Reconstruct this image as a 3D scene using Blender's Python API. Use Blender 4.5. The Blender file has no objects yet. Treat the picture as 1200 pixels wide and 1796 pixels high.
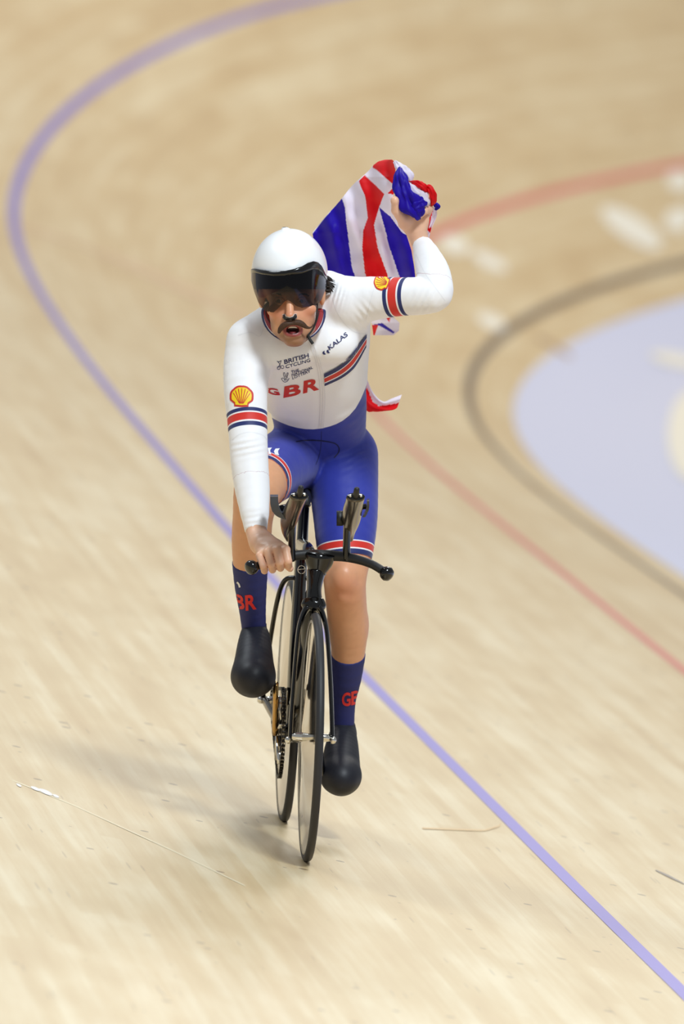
import bpy, bmesh, math, random
import numpy as np
from mathutils import Vector, Matrix
from mathutils.bvhtree import BVHTree
C = bpy.context.collection
SC = bpy.context.scene
random.seed(7); RNG = np.random.RandomState(5)

# ------------------------------------------------------------------ camera, light, exposure
CAM_D, CAM_H, FPX = 39.457, 4.0674, 25881.7          # distance, height, focal length in pixels (1200x1796 frame)
PITCH = math.atan2(CAM_H, CAM_D) - math.atan2(1510 - 898, FPX)
CAM_X = 63 * math.hypot(CAM_D, CAM_H) / FPX
cam_data = bpy.data.cameras.new('camera'); cam = bpy.data.objects.new('camera', cam_data); C.objects.link(cam)
cam.location = (CAM_X, -CAM_D, CAM_H)
cam.rotation_euler = (math.pi / 2 - PITCH, 0, 0)
cam_data.sensor_fit = 'VERTICAL'; cam_data.sensor_height = 36; cam_data.sensor_width = 24
cam_data.lens = FPX / 1796 * 36
cam_data.clip_start = 1; cam_data.clip_end = 400
cam_data.dof.use_dof = True
cam_data.dof.focus_distance = math.hypot(CAM_D, CAM_H - 1.3) + 0.25
cam_data.dof.aperture_fstop = 4.0
SC.camera = cam

w = bpy.data.worlds.new('arena'); SC.world = w; w.use_nodes = True
bg = w.node_tree.nodes['Background']; bg.inputs[0].default_value = (.93, .97, 1.0, 1); bg.inputs[1].default_value = .37

def area(name, loc, target, size, power, col=(1, .97, .92)):
    l = bpy.data.lights.new(name, 'AREA'); l.shape = 'RECTANGLE'; l.size = size[0]; l.size_y = size[1]
    l.energy = power; l.color = col
    o = bpy.data.objects.new(name, l); C.objects.link(o); o.location = loc
    o.rotation_euler = (Vector(target) - Vector(loc)).to_track_quat('-Z', 'Y').to_euler()
    o['label'] = 'arena floodlight bank high above the track'; o['category'] = 'lamp'
    return o
area('arena_light', (4.5, -9, 13), (0, 0, 1), (2.6, 2.6), 2450, (.86, .95, 1))
area('arena_light', (-7, 6, 14), (0, 4, 1), (4, 4), 800, (.88, .96, 1))
area('arena_light', (6, 30, 16), (0, 27, 0), (10, 10), 3000, (1, .94, .80))
area('arena_light', (3, 10, 15), (0, 8, 0), (8, 5), 1000, (.97, .99, 1))
SC.view_settings.view_transform = 'Standard'; SC.view_settings.look = 'None'
SC.view_settings.exposure = -.22; SC.view_settings.gamma = 1; SC.view_settings.use_curve_mapping = False

# ------------------------------------------------------------------ helpers
_cp, _sp = math.cos(PITCH), math.sin(PITCH)
def pt(px, py, Y):
    """world point seen at pixel (px,py) of the photograph, at world depth Y"""
    u = (px - 600) / FPX; v = (898 - py) / FPX
    dy = _cp + v * _sp; dz = -_sp + v * _cp
    t = (Y + CAM_D) / dy
    return Vector((CAM_X + u * t, Y, CAM_H + dz * t))
def mm(Y): return math.hypot(Y + CAM_D, CAM_H - 1) / FPX     # metres per pixel at depth Y
def to_px(co):
    co = np.asarray(co); x = co[..., 0] - CAM_X; y = co[..., 1] + CAM_D; z = co[..., 2] - CAM_H
    dep = y * _cp - z * _sp; up = y * _sp + z * _cp
    return 600 + FPX * x / dep, 898 - FPX * up / dep

def lin(c):
    return tuple((v / 255 / 12.92 if v / 255 <= .04045 else ((v / 255 + .055) / 1.055) ** 2.4) for v in c)
MATS = {}
def mat(name, rgb, rough=.5, metal=0, spec=.5, coat=0, sheen=0, bump=None, sss=0):
    m = bpy.data.materials.new(name); m.use_nodes = True; nt = m.node_tree; b = nt.nodes['Principled BSDF']
    b.inputs['Base Color'].default_value = (*lin(rgb), 1); b.inputs['Roughness'].default_value = rough
    b.inputs['Metallic'].default_value = metal; b.inputs['Specular IOR Level'].default_value = spec
    b.inputs['Coat Weight'].default_value = coat; b.inputs['Coat Roughness'].default_value = .06
    b.inputs['Sheen Weight'].default_value = sheen
    if sss:
        b.inputs['Subsurface Weight'].default_value = sss; b.inputs['Subsurface Radius'].default_value = (1, .35, .2)
        b.inputs['Subsurface Scale'].default_value = .008
    tc = nt.nodes.new('ShaderNodeTexCoord'); n = nt.nodes.new('ShaderNodeTexNoise')
    sc, amt, st = bump or (60, .04, .05)
    n.inputs['Scale'].default_value = sc; nt.links.new(tc.outputs['Object'], n.inputs['Vector'])
    mx = nt.nodes.new('ShaderNodeMix'); mx.data_type = 'RGBA'; mx.blend_type = 'MULTIPLY'
    mx.inputs[0].default_value = amt * 2
    mx.inputs[6].default_value = (*lin(rgb), 1)
    nt.links.new(n.outputs['Color'], mx.inputs[7]); 
    bw = nt.nodes.new('ShaderNodeRGBToBW'); nt.links.new(n.outputs['Color'], bw.inputs[0])
    mr = nt.nodes.new('ShaderNodeMapRange'); mr.inputs[1].default_value = .2; mr.inputs[2].default_value = .8
    mr.inputs[3].default_value = .75; mr.inputs[4].default_value = 1.2; nt.links.new(bw.outputs[0], mr.inputs[0])
    nt.links.new(mr.outputs[0], mx.inputs[7]); nt.links.new(mx.outputs[2], b.inputs['Base Color'])
    if st:
        bp = nt.nodes.new('ShaderNodeBump'); bp.inputs['Strength'].default_value = st; bp.inputs['Distance'].default_value = .002
        nt.links.new(n.outputs['Fac'], bp.inputs['Height']); nt.links.new(bp.outputs[0], b.inputs['Normal'])
    MATS[name] = m; return m

def link(name, me, m=None, parent=None, smooth=True, label=None, cat=None, kind=None):
    o = bpy.data.objects.new(name, me); C.objects.link(o)
    if m is not None:
        for q in (m if isinstance(m, (list, tuple)) else [m]): me.materials.append(q)
    if parent is not None: o.parent = parent
    if smooth:
        me.polygons.foreach_set('use_smooth', [True] * len(me.polygons))
    if label: o['label'] = label
    if cat: o['category'] = cat
    if kind: o['kind'] = kind
    return o
def mesh(name, V, F, m=None, parent=None, **k):
    me = bpy.data.meshes.new(name); me.from_pydata([tuple(v) for v in V], [], [tuple(f) for f in F]); me.update()
    return link(name, me, m, parent, **k)

def tube_geo(P, R, n=14, cap=True, flat=None, up=(0, 0, 1)):
    """loft along points; R radius or (ra, rb) per point; first radius along 'up'-ish side axis"""
    P = [Vector(p) for p in P]; V = []; F = []
    if not isinstance(R, (list, tuple)): R = [R] * len(P)
    T = []
    for i in range(len(P)):
        a = P[max(i - 1, 0)]; b = P[min(i + 1, len(P) - 1)]; T.append((b - a).normalized())
    u = Vector(up); u = (u - T[0] * u.dot(T[0]))
    if u.length < 1e-4: u = T[0].orthogonal()
    u.normalize()
    for i, p in enumerate(P):
        u = (u - T[i] * u.dot(T[i])).normalized(); v = T[i].cross(u)
        ra, rb = R[i] if isinstance(R[i], (list, tuple)) else (R[i], R[i])
        for k in range(n):
            a = 2 * math.pi * k / n
            V.append(p + u * (ra * math.cos(a)) + v * (rb * math.sin(a)))
    for i in range(len(P) - 1):
        for k in range(n):
            a = i * n + k; b = i * n + (k + 1) % n
            F.append((a, b, b + n, a + n))
    if cap:
        F.append(tuple(range(n))[::-1]); F.append(tuple((len(P) - 1) * n + k for k in range(n)))
    return V, F
def spline(P, sub=6):
    """Catmull-Rom through tuples of any length"""
    P = [np.array(p, float) for p in P]; out = []
    for i in range(len(P) - 1):
        a = P[max(i - 1, 0)]; b = P[i]; c = P[i + 1]; d = P[min(i + 2, len(P) - 1)]
        for k in range(sub):
            t = k / sub
            out.append(.5 * ((2 * b) + (c - a) * t + (2 * a - 5 * b + 4 * c - d) * t * t + (3 * b - a - 3 * c + d) * t ** 3))
    out.append(P[-1]); return out
def merge(*gs):
    V = []; F = []
    for v, f in gs:
        o = len(V); V += list(v); F += [tuple(i + o for i in q) for q in f]
    return V, F
def tube(name, P, R, m, parent, n=14, **k):
    V, F = tube_geo(P, R, n); return mesh(name, V, F, m, parent, **k)
def box_geo(c, ax, half):
    V = []; c = Vector(c)
    for i in (-1, 1):
        for j in (-1, 1):
            for k in (-1, 1): V.append(c + ax[0] * (i * half[0]) + ax[1] * (j * half[1]) + ax[2] * (k * half[2]))
    return V, [(0, 1, 3, 2), (4, 6, 7, 5), (0, 4, 5, 1), (2, 3, 7, 6), (0, 2, 6, 4), (1, 5, 7, 3)]
def empty(name, loc, label, cat, group=None):
    o = bpy.data.objects.new(name, None); C.objects.link(o); o.location = loc; o['label'] = label; o['category'] = cat
    o.empty_display_size = .1
    if group: o['group'] = group
    bpy.context.view_layer.update(); return o
def adopt(o, root):
    o.parent = root; o.matrix_parent_inverse = root.matrix_world.inverted()

# ------------------------------------------------------------------ implicit surface modelling
class Field:
    """signed distance grid with smooth unions, turned into a mesh by surface nets"""
    def __init__(s, lo, hi, h):
        s.h = h; s.lo = np.array(lo, np.float32)
        s.n = np.ceil((np.array(hi) - s.lo) / h).astype(int) + 1
        s.F = np.full(s.n, 9.0, np.float32)
    def box(s, lo, hi):
        a = np.clip(((np.array(lo) - s.lo) / s.h).astype(int), 0, s.n - 1); b = np.clip(((np.array(hi) - s.lo) / s.h).astype(int) + 2, 1, s.n)
        if (b <= a).any(): return None, None
        g = [(s.lo[i] + s.h * np.arange(a[i], b[i])).astype(np.float32) for i in range(3)]
        X = np.meshgrid(*g, indexing='ij', sparse=True)
        return tuple(slice(a[i], b[i]) for i in range(3)), X
    def comb(s, sl, d, k, sub=False):
        F = s.F[sl]
        if sub:
            A = -F; hh = np.clip(.5 + .5 * (d - A) / k, 0, 1); s.F[sl] = -(d * (1 - hh) + A * hh - k * hh * (1 - hh))
        else:
            hh = np.clip(.5 + .5 * (F - d) / k, 0, 1); s.F[sl] = F * (1 - hh) + d * hh - k * hh * (1 - hh)
    def cone(s, a, b, ra, rb, k=.015, flat=None, cuts=(), sub=False):
        a = np.array(a, float); b = np.array(b, float); R = max(ra, rb) * 1.15 + k + 2.5 * s.h
        sl, X = s.box(np.minimum(a, b) - R, np.maximum(a, b) + R)
        if sl is None: return
        P = [X[i] - a[i] for i in range(3)]; D = (b - a)
        if flat is not None:
            ax, q = np.array(flat[0], float), flat[1]; ax /= np.linalg.norm(ax)
            dd = P[0] * ax[0] + P[1] * ax[1] + P[2] * ax[2]
            P = [P[i] + ax[i] * dd * (1 / q - 1) for i in range(3)]
            D = D + ax * D.dot(ax) * (1 / q - 1)
        L2 = max(D.dot(D), 1e-9); t = np.clip((P[0] * D[0] + P[1] * D[1] + P[2] * D[2]) / L2, 0, 1)
        d = np.sqrt((P[0] - D[0] * t) ** 2 + (P[1] - D[1] * t) ** 2 + (P[2] - D[2] * t) ** 2) - (ra + (rb - ra) * t)
        if flat is not None: d = d * (flat[1] ** .5)
        for c, nrm in cuts:
            c = np.array(c, float); nrm = np.array(nrm, float); nrm /= np.linalg.norm(nrm)
            d = np.maximum(d, (X[0] - c[0]) * nrm[0] + (X[1] - c[1]) * nrm[1] + (X[2] - c[2]) * nrm[2])
        s.comb(sl, d, k, sub)
    def ell(s, c, r, k=.012, rot=None, sub=False):
        c = np.array(c, float); r = np.array(r, float); R = r.max() + k + 2.5 * s.h
        sl, X = s.box(c - R, c + R)
        if sl is None: return
        P = [X[i] - c[i] for i in range(3)]
        if rot is not None:
            M = np.array(rot); P = [P[0] * M[0][j] + P[1] * M[1][j] + P[2] * M[2][j] for j in range(3)]
        k0 = np.sqrt((P[0] / r[0]) ** 2 + (P[1] / r[1]) ** 2 + (P[2] / r[2]) ** 2)
        k1 = np.sqrt((P[0] / r[0] ** 2) ** 2 + (P[1] / r[1] ** 2) ** 2 + (P[2] / r[2] ** 2) ** 2) + 1e-9
        s.comb(sl, k0 * (k0 - 1) / k1, k, sub)
    def chain(s, pts, k=.015, off=0, flat=None, cuts=(), sub=3, inner=.0012, last=None):
        """pts: (px, py, Y, r_px); one limb: smooth curve, hard union inside the limb, smooth union with the rest"""
        S_ = spline(pts, sub) if len(pts) > 2 else [np.array(p, float) for p in pts]
        if last: S_ = S_[:(last - 1) * sub + 1]
        W = np.array([pt(*q[:3]) for q in S_]); r = np.array([q[3] * mm(q[2]) + off for q in S_]); R = r.max() * 1.2 + k + 3 * s.h
        sl, X = s.box(W.min(0) - R, W.max(0) + R)
        if sl is None: return
        T = np.full([q.stop - q.start for q in sl], 9.0, np.float32); o = [q.start for q in sl]
        for i in range(len(W) - 1):
            m_ = max(r[i], r[i + 1]) * 1.2 + k + 3 * s.h
            s2, X2 = s.box(np.minimum(W[i], W[i + 1]) - m_, np.maximum(W[i], W[i + 1]) + m_)
            if s2 is None: continue
            d = s._cone(X2, W[i], W[i + 1], r[i], r[i + 1], flat)
            q = tuple(slice(max(a.start, b.start) - b.start, min(a.stop, b.stop) - b.start) for a, b in zip(s2, sl))
            q2 = tuple(slice(max(a.start, b.start) - a.start, min(a.stop, b.stop) - a.start) for a, b in zip(s2, sl))
            A = T[q]; D = d[q2]; hh = np.clip(.5 + .5 * (A - D) / inner, 0, 1); T[q] = A * (1 - hh) + D * hh - inner * hh * (1 - hh)
        for c, nrm in cuts:
            c = np.array(c, float); nrm = np.array(nrm, float); nrm /= np.linalg.norm(nrm)
            T = np.maximum(T, (X[0] - c[0]) * nrm[0] + (X[1] - c[1]) * nrm[1] + (X[2] - c[2]) * nrm[2])
        s.comb(sl, T, k)
    def _cone(s, X, a, b, ra, rb, flat):
        P = [X[i] - a[i] for i in range(3)]; D = (b - a)
        if flat is not None:
            ax, q = np.array(flat[0], float), flat[1]; ax /= np.linalg.norm(ax)
            dd = P[0] * ax[0] + P[1] * ax[1] + P[2] * ax[2]
            P = [P[i] + ax[i] * dd * (1 / q - 1) for i in range(3)]
            D = D + ax * D.dot(ax) * (1 / q - 1)
        L2 = max(D.dot(D), 1e-9); t = np.clip((P[0] * D[0] + P[1] * D[1] + P[2] * D[2]) / L2, 0, 1)
        d = np.sqrt((P[0] - D[0] * t) ** 2 + (P[1] - D[1] * t) ** 2 + (P[2] - D[2] * t) ** 2) - (ra + (rb - ra) * t)
        return d * (flat[1] ** .5) if flat is not None else d
    def nets(s):
        F = s.F; n = F.shape; ins = F < 0
        c = np.zeros(tuple(i - 1 for i in n), np.uint8)
        for dx in (0, 1):
            for dy in (0, 1):
                for dz in (0, 1): c += ins[dx:n[0] - 1 + dx, dy:n[1] - 1 + dy, dz:n[2] - 1 + dz]
        act = np.argwhere((c > 0) & (c < 8)); idx = np.full(c.shape, -1, np.int64); idx[tuple(act.T)] = np.arange(len(act))
        acc = np.zeros((len(act), 3)); cnt = np.zeros(len(act))
        cor = [(x, y, z) for x in (0, 1) for y in (0, 1) for z in (0, 1)]
        fv = {q: F[act[:, 0] + q[0], act[:, 1] + q[1], act[:, 2] + q[2]] for q in cor}
        for q in cor:
            for ax in range(3):
                if q[ax]: continue
                r = list(q); r[ax] = 1; r = tuple(r); a, b = fv[q], fv[r]; m = (a < 0) != (b < 0)
                t = np.where(m, a / np.where(m, a - b, 1), 0); p = np.tile(np.array(q, float), (len(act), 1)); p[:, ax] = t
                acc[m] += p[m]; cnt[m] += 1
        V = s.lo + (act + acc / cnt[:, None]) * s.h
        Q = []
        for ax in range(3):
            o1, o2 = [(1, 2), (2, 0), (0, 1)][ax]
            sl0 = [slice(None)] * 3; sl1 = [slice(None)] * 3
            sl0[ax] = slice(0, n[ax] - 1); sl1[ax] = slice(1, n[ax])
            A = ins[tuple(sl0)]; B = ins[tuple(sl1)]; E = np.argwhere(A != B)
            E = E[(E[:, o1] > 0) & (E[:, o2] > 0) & (E[:, o1] < n[o1] - 1) & (E[:, o2] < n[o2] - 1)]
            st = A[tuple(E.T)]
            def g(d1, d2):
                G = E.copy(); G[:, o1] -= d1; G[:, o2] -= d2; return idx[tuple(G.T)]
            q = np.stack([g(1, 1), g(0, 1), g(0, 0), g(1, 0)], 1)
            q[~st] = q[~st][:, ::-1]; Q.append(q)
        Q = np.concatenate(Q); Q = Q[(Q >= 0).all(1)]
        # light smoothing
        return V, Q
def relax(V, Q, it=2, lam=.5):
    e = np.concatenate([Q[:, [0, 1]], Q[:, [1, 2]], Q[:, [2, 3]], Q[:, [3, 0]]]); e = np.concatenate([e, e[:, ::-1]])
    for _ in range(it):
        S = np.zeros_like(V); N = np.bincount(e[:, 0], minlength=len(V))
        for a in range(3): S[:, a] = np.bincount(e[:, 0], V[e[:, 1], a], minlength=len(V))
        V = V + lam * (S / np.maximum(N, 1)[:, None] - V)
    return V
def np_mesh(name, V, Q, m=None, parent=None, **k):
    me = bpy.data.meshes.new(name); me.vertices.add(len(V)); me.vertices.foreach_set('co', np.asarray(V, np.float32).ravel())
    me.loops.add(Q.size); me.loops.foreach_set('vertex_index', Q.astype(np.int32).ravel())
    me.polygons.add(len(Q)); me.polygons.foreach_set('loop_start', np.arange(0, Q.size, 4, dtype=np.int32))
    me.update(calc_edges=True); me.validate()
    return link(name, me, m, parent, **k)
def attr(o, name, vals):
    a = o.data.attributes.new(name, 'FLOAT', 'POINT'); a.data.foreach_set('value', np.asarray(vals, np.float32))

# ------------------------------------------------------------------ the track (timber velodrome): straight running into the far bend
KN = np.array([-12, 0, 8, 16, 24, 32, 40, 48, 60, 80.])
KC = np.array([-.010, -.0034, .0037, -.0027, .021, .0345, .0429, .0493, .0547, .0597])      # curvature
KB = np.array([.1571, .1994, .2668, .3321, .4445, .6424, .704, .7451, .774, .7982])          # banking
TH, D0, D_BLUE, D_RED = -.1074, .8345, 2.4175, .8532
S = np.arange(-12, 62, .25)
def _sm(v):
    k = np.hanning(25); k /= k.sum(); return np.convolve(np.pad(v, 12, mode='edge'), k, 'valid')
_K = _sm(np.interp(S, KN, KC)); BANK = _sm(np.interp(S, KN, KB))
_a = np.cumsum(_K) * .25; HD = TH + _a - np.interp(0, S, _a)
CXs = np.cumsum(np.sin(HD)) * .25; CYs = np.cumsum(np.cos(HD)) * .25
CXs -= np.interp(0, S, CXs); CYs -= np.interp(0, S, CYs)
_d = D_BLUE + D0; _b0 = np.interp(0, S, BANK)
OX, OY, OZ = math.cos(TH) * _d * math.cos(_b0), -math.sin(TH) * _d * math.cos(_b0), -_d * math.sin(_b0)
def track(s, d, lift=0.):
    """world point at arc length s, distance d up the banking from the inner edge"""
    s = np.asarray(s, float); d = np.asarray(d, float)
    x = np.interp(s, S, CXs); y = np.interp(s, S, CYs); h = np.interp(s, S, HD); b = np.interp(s, S, BANK)
    dd = d * np.cos(b) - lift * -np.sin(b) * -1
    return np.stack([OX + x - np.cos(h) * (d * np.cos(b) - lift * np.sin(b)), OY + y + np.sin(h) * (d * np.cos(b) - lift * np.sin(b)), OZ + d * np.sin(b) + lift * np.cos(b)], -1)
def flat_in(s, e):
    """point e metres inside the inner edge, on the flat apron"""
    s = np.asarray(s, float); x = np.interp(s, S, CXs); y = np.interp(s, S, CYs); h = np.interp(s, S, HD)
    return np.stack([OX + x + np.cos(h) * e, OY + y - np.sin(h) * e, OZ + np.full_like(s, -.0) - 0 * s], -1)

def wood_material():
    m = bpy.data.materials.new('track_timber'); m.use_nodes = True; nt = m.node_tree; L = nt.links; N = nt.nodes
    b = N['Principled BSDF']; uv = N.new('ShaderNodeUVMap'); uv.uv_map = 'UVMap'
    sep = N.new('ShaderNodeSeparateXYZ'); L.new(uv.outputs[0], sep.inputs[0])
    def math_(op, a, b_=None, c=None):
        n = N.new('ShaderNodeMath'); n.operation = op
        for i, v in enumerate((a, b_, c)):
            if v is None: continue
            if isinstance(v, (int, float)): n.inputs[i].default_value = v
            else: L.new(v, n.inputs[i])
        return n.outputs[0]
    s_, d_ = sep.outputs[0], sep.outputs[1]
    lane = math_('FLOOR', math_('DIVIDE', d_, .055))
    wn = N.new('ShaderNodeTexWhiteNoise'); wn.noise_dimensions = '1D'; L.new(lane, wn.inputs['W'])
    seg = math_('FLOOR', math_('ADD', math_('DIVIDE', s_, 4.0), math_('MULTIPLY', wn.outputs[0], 1.0)))
    wn2 = N.new('ShaderNodeTexWhiteNoise'); wn2.noise_dimensions = '2D'
    cmb = N.new('ShaderNodeCombineXYZ'); L.new(lane, cmb.inputs[0]); L.new(seg, cmb.inputs[1]); L.new(cmb.outputs[0], wn2.inputs['Vector'])
    def noise(sx, sy, scale, detail=3, off=0., rough=.5):
        mp = N.new('ShaderNodeMapping'); mp.inputs['Scale'].default_value = (sx, sy, 1); mp.inputs['Location'].default_value = (off, off * .7, 0)
        L.new(uv.outputs[0], mp.inputs[0]); n = N.new('ShaderNodeTexNoise'); n.inputs['Scale'].default_value = scale
        n.inputs['Detail'].default_value = detail; n.inputs['Roughness'].default_value = rough
        L.new(mp.outputs[0], n.inputs['Vector']); return n.outputs['Fac']
    big = noise(.35, 2.2, 1.5, 3, 3.); streak = noise(.5, 22, 1.0, 4, 9.); fine = noise(3, 90, 1.0, 3, 2.); blot = noise(.7, 3, 2.2, 4, 5., .6)
    v = math_('ADD', math_('MULTIPLY', wn2.outputs[0], .12), math_('MULTIPLY', big, .45))
    v = math_('ADD', v, math_('MULTIPLY', streak, .5)); v = math_('ADD', v, math_('MULTIPLY', fine, .16)); v = math_('ADD', v, math_('MULTIPLY', blot, .42))
    ramp = N.new('ShaderNodeValToRGB'); e = ramp.color_ramp.elements
    e[0].position = .51; e[0].color = (*lin((198, 165, 116)), 1); e[1].position = 1.08; e[1].color = (*lin((229, 211, 175)), 1)
    q = ramp.color_ramp.elements.new(.79); q.color = (*lin((214, 188, 143)), 1)
    L.new(v, ramp.inputs[0])
    # short dark grain flecks
    mp = N.new('ShaderNodeMapping'); mp.inputs['Scale'].default_value = (11, 14, 1); mp.inputs['Rotation'].default_value = (0, 0, 0)
    L.new(uv.outputs[0], mp.inputs[0]); vo = N.new('ShaderNodeTexVoronoi'); vo.inputs['Scale'].default_value = 1.0
    L.new(mp.outputs[0], vo.inputs['Vector'])
    mp3 = N.new('ShaderNodeMapping'); mp3.inputs['Scale'].default_value = (1.3, 34, 1); L.new(uv.outputs[0], mp3.inputs[0])
    vo2 = N.new('ShaderNodeTexVoronoi'); vo2.inputs['Scale'].default_value = 1.6; vo2.inputs['Randomness'].default_value = 1; L.new(mp3.outputs[0], vo2.inputs['Vector'])
    seph = N.new('ShaderNodeSeparateColor'); L.new(vo2.outputs['Color'], seph.inputs[0])
    pick = math_('GREATER_THAN', seph.outputs[0], .72)
    dot = math_('LESS_THAN', vo2.outputs['Distance'], .17)
    fl = math_('MULTIPLY', math_('MULTIPLY', pick, dot), math_('GREATER_THAN', noise(.8, 2.5, 2.0, 2, 7.), .5))
    sepv = N.new('ShaderNodeSeparateColor'); L.new(vo.outputs['Color'], sepv.inputs[0])
    fl2 = math_('MULTIPLY', math_('MULTIPLY', math_('GREATER_THAN', sepv.outputs[1], .74), math_('LESS_THAN', vo.outputs['Distance'], math_('ADD', math_('MULTIPLY', sepv.outputs[2], .12), .07))), math_('GREATER_THAN', noise(.6, 2.0, 1.6, 2, 1.), .42))
    fl = math_('MAXIMUM', math_('MULTIPLY', fl, .5), fl2)
    # the knife-cut flecks show only on the newer boards
    mix = N.new('ShaderNodeMix'); mix.data_type = 'RGBA'; L.new(math_('MULTIPLY', fl, .7), mix.inputs[0]); L.new(ramp.outputs[0], mix.inputs[6])
    mix.inputs[7].default_value = (*lin((112, 84, 62)), 1)
    L.new(mix.outputs[2], b.inputs['Base Color'])
    rr = N.new('ShaderNodeMapRange'); L.new(blot, rr.inputs[0]); rr.inputs[3].default_value = .34; rr.inputs[4].default_value = .5
    L.new(rr.outputs[0], b.inputs['Roughness']); b.inputs['Specular IOR Level'].default_value = .5; b.inputs['Coat Weight'].default_value = .6; b.inputs['Coat Roughness'].default_value = .28
    bp = N.new('ShaderNodeBump'); bp.inputs['Strength'].default_value = .15; bp.inputs['Distance'].default_value = .001
    L.new(fine, bp.inputs['Height']); L.new(bp.outputs[0], b.inputs['Normal'])
    return m
M_WOOD = wood_material()

def strip(name, s0, s1, d0, d1, m, parent, lift=0., ns=None, ds=1, thick=0., uv=True, sstep=.5, **k):
    ns = ns or max(1, int(round((s1 - s0) / sstep))); ss = np.linspace(s0, s1, ns + 1); dd = np.linspace(d0, d1, ds + 1)
    SS, DD = np.meshgrid(ss, dd, indexing='ij'); V = track(SS, DD, lift).reshape(-1, 3); W = ds + 1
    F = [(i * W + j, i * W + j + 1, (i + 1) * W + j + 1, (i + 1) * W + j) for i in range(ns) for j in range(ds)]
    UV = np.stack([SS.ravel(), DD.ravel()], 1)
    if thick:
        V2 = track(SS, DD, lift - thick).reshape(-1, 3); o = len(V); V = np.concatenate([V, V2]); UV = np.concatenate([UV, UV])
        for i in range(ns):
            F += [(i * W, (i + 1) * W, o + (i + 1) * W, o + i * W), (i * W + ds, o + i * W + ds, o + (i + 1) * W + ds, (i + 1) * W + ds)]
        F += [(0, o, o + ds, ds), (ns * W, ns * W + ds, o + ns * W + ds, o + ns * W)]
    o = mesh(name, V, F, m, parent, smooth=not thick, **k)
    if uv:
        l = o.data.uv_layers.new(name='UVMap'); vi = np.zeros(len(o.data.loops), np.int32); o.data.loops.foreach_get('vertex_index', vi)
        l.data.foreach_set('uv', UV[vi].astype(np.float32).ravel())
    return o
BW = .055; ROWS0, ROWS1 = 26, 84                        # board rows laid one by one near the rider
BS0, BS1 = -7.0, 9.0
floor = strip('floor', -12, BS0, 0, 7.04, M_WOOD, None, ds=64, kind='structure')
floor['label'] = 'pale pine board track banked towards the left'
for nm, a in (('board_surface', (BS1, 60, 0, 7.04, 64)), ('board_surface', (BS0, BS1, 0, ROWS0 * BW, 13)), ('board_surface', (BS0, BS1, ROWS1 * BW, 7.04, 22))):
    strip(nm, a[0], a[1], a[2], a[3], M_WOOD, floor, ds=a[4], kind='stuff')
strip('subfloor', BS0, BS1, ROWS0 * BW, ROWS1 * BW, M_WOOD, floor, lift=-.02)
n_b = 0
for r in range(ROWS0, ROWS1):
    cuts = [BS0, BS1]; x = BS0 + (r * 2.37) % 4.0
    while x < BS1 - .6:
        if x > BS0 + .6: cuts.append(x)
        x += 4.0
    cuts = sorted(cuts)
    for a, b in zip(cuts[:-1], cuts[1:]):
        strip('board', a, b - .0004, r * BW + .00003, (r + 1) * BW - .00003, M_WOOD, floor, thick=.012, sstep=.8)
        n_b += 1
M_BLUEL = mat('line_blue', (134, 124, 196), .4); M_REDL = mat('line_red', (206, 108, 104), .4); M_BLK = mat('line_black', (112, 96, 82), .45)
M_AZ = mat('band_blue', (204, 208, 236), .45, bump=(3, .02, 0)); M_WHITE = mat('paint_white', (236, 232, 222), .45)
for nm, d, wd, m_, lb in (('painted_line', D_BLUE, .05, M_BLUEL, 'blue line'), ('painted_line', D_RED, .05, M_REDL, 'red line'), ('painted_line', .22, .05, M_BLK, 'black line')):
    strip(nm, -12, 60, d - wd / 2, d + wd / 2, m_, floor, lift=.0012, ds=1, label=lb)
# pale blue band and flat apron inside the black line
ss = np.arange(-12, 60.1, .5); rows = [track(ss, 0 * ss, .0005), track(ss, 0 * ss - .35, 0), flat_in(ss, .9) + np.array([0, 0, 0])]
rows[2][:, 2] = rows[1][:, 2] - .03
r3 = flat_in(ss, 3.4); r3[:, 2] = rows[2][:, 2] - .02; rows.append(r3)
V = np.concatenate(rows); n = len(ss)
F = [(r * n + i, r * n + i + 1, (r + 1) * n + i + 1, (r + 1) * n + i) for r in range(3) for i in range(n - 1)]
ap = mesh('floor', V, F, M_AZ, None, kind='structure'); ap['label'] = 'pale blue apron band inside the black line'
# white sponsor paint and worn patches, out of focus in the bend
def blob(s, d, rs, rd, name='painted_mark', m_=None, rot=0., host=None):
    V = []; n = 28
    for k in range(n):
        a = 2 * math.pi * k / n; u = math.cos(a) * rs; v = math.sin(a) * rd
        V.append(track(s + u * math.cos(rot) - v * math.sin(rot), d + u * math.sin(rot) + v * math.cos(rot), .002))
    return mesh(name, V, [tuple(range(n))], m_ or M_WHITE, host or floor)

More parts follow.
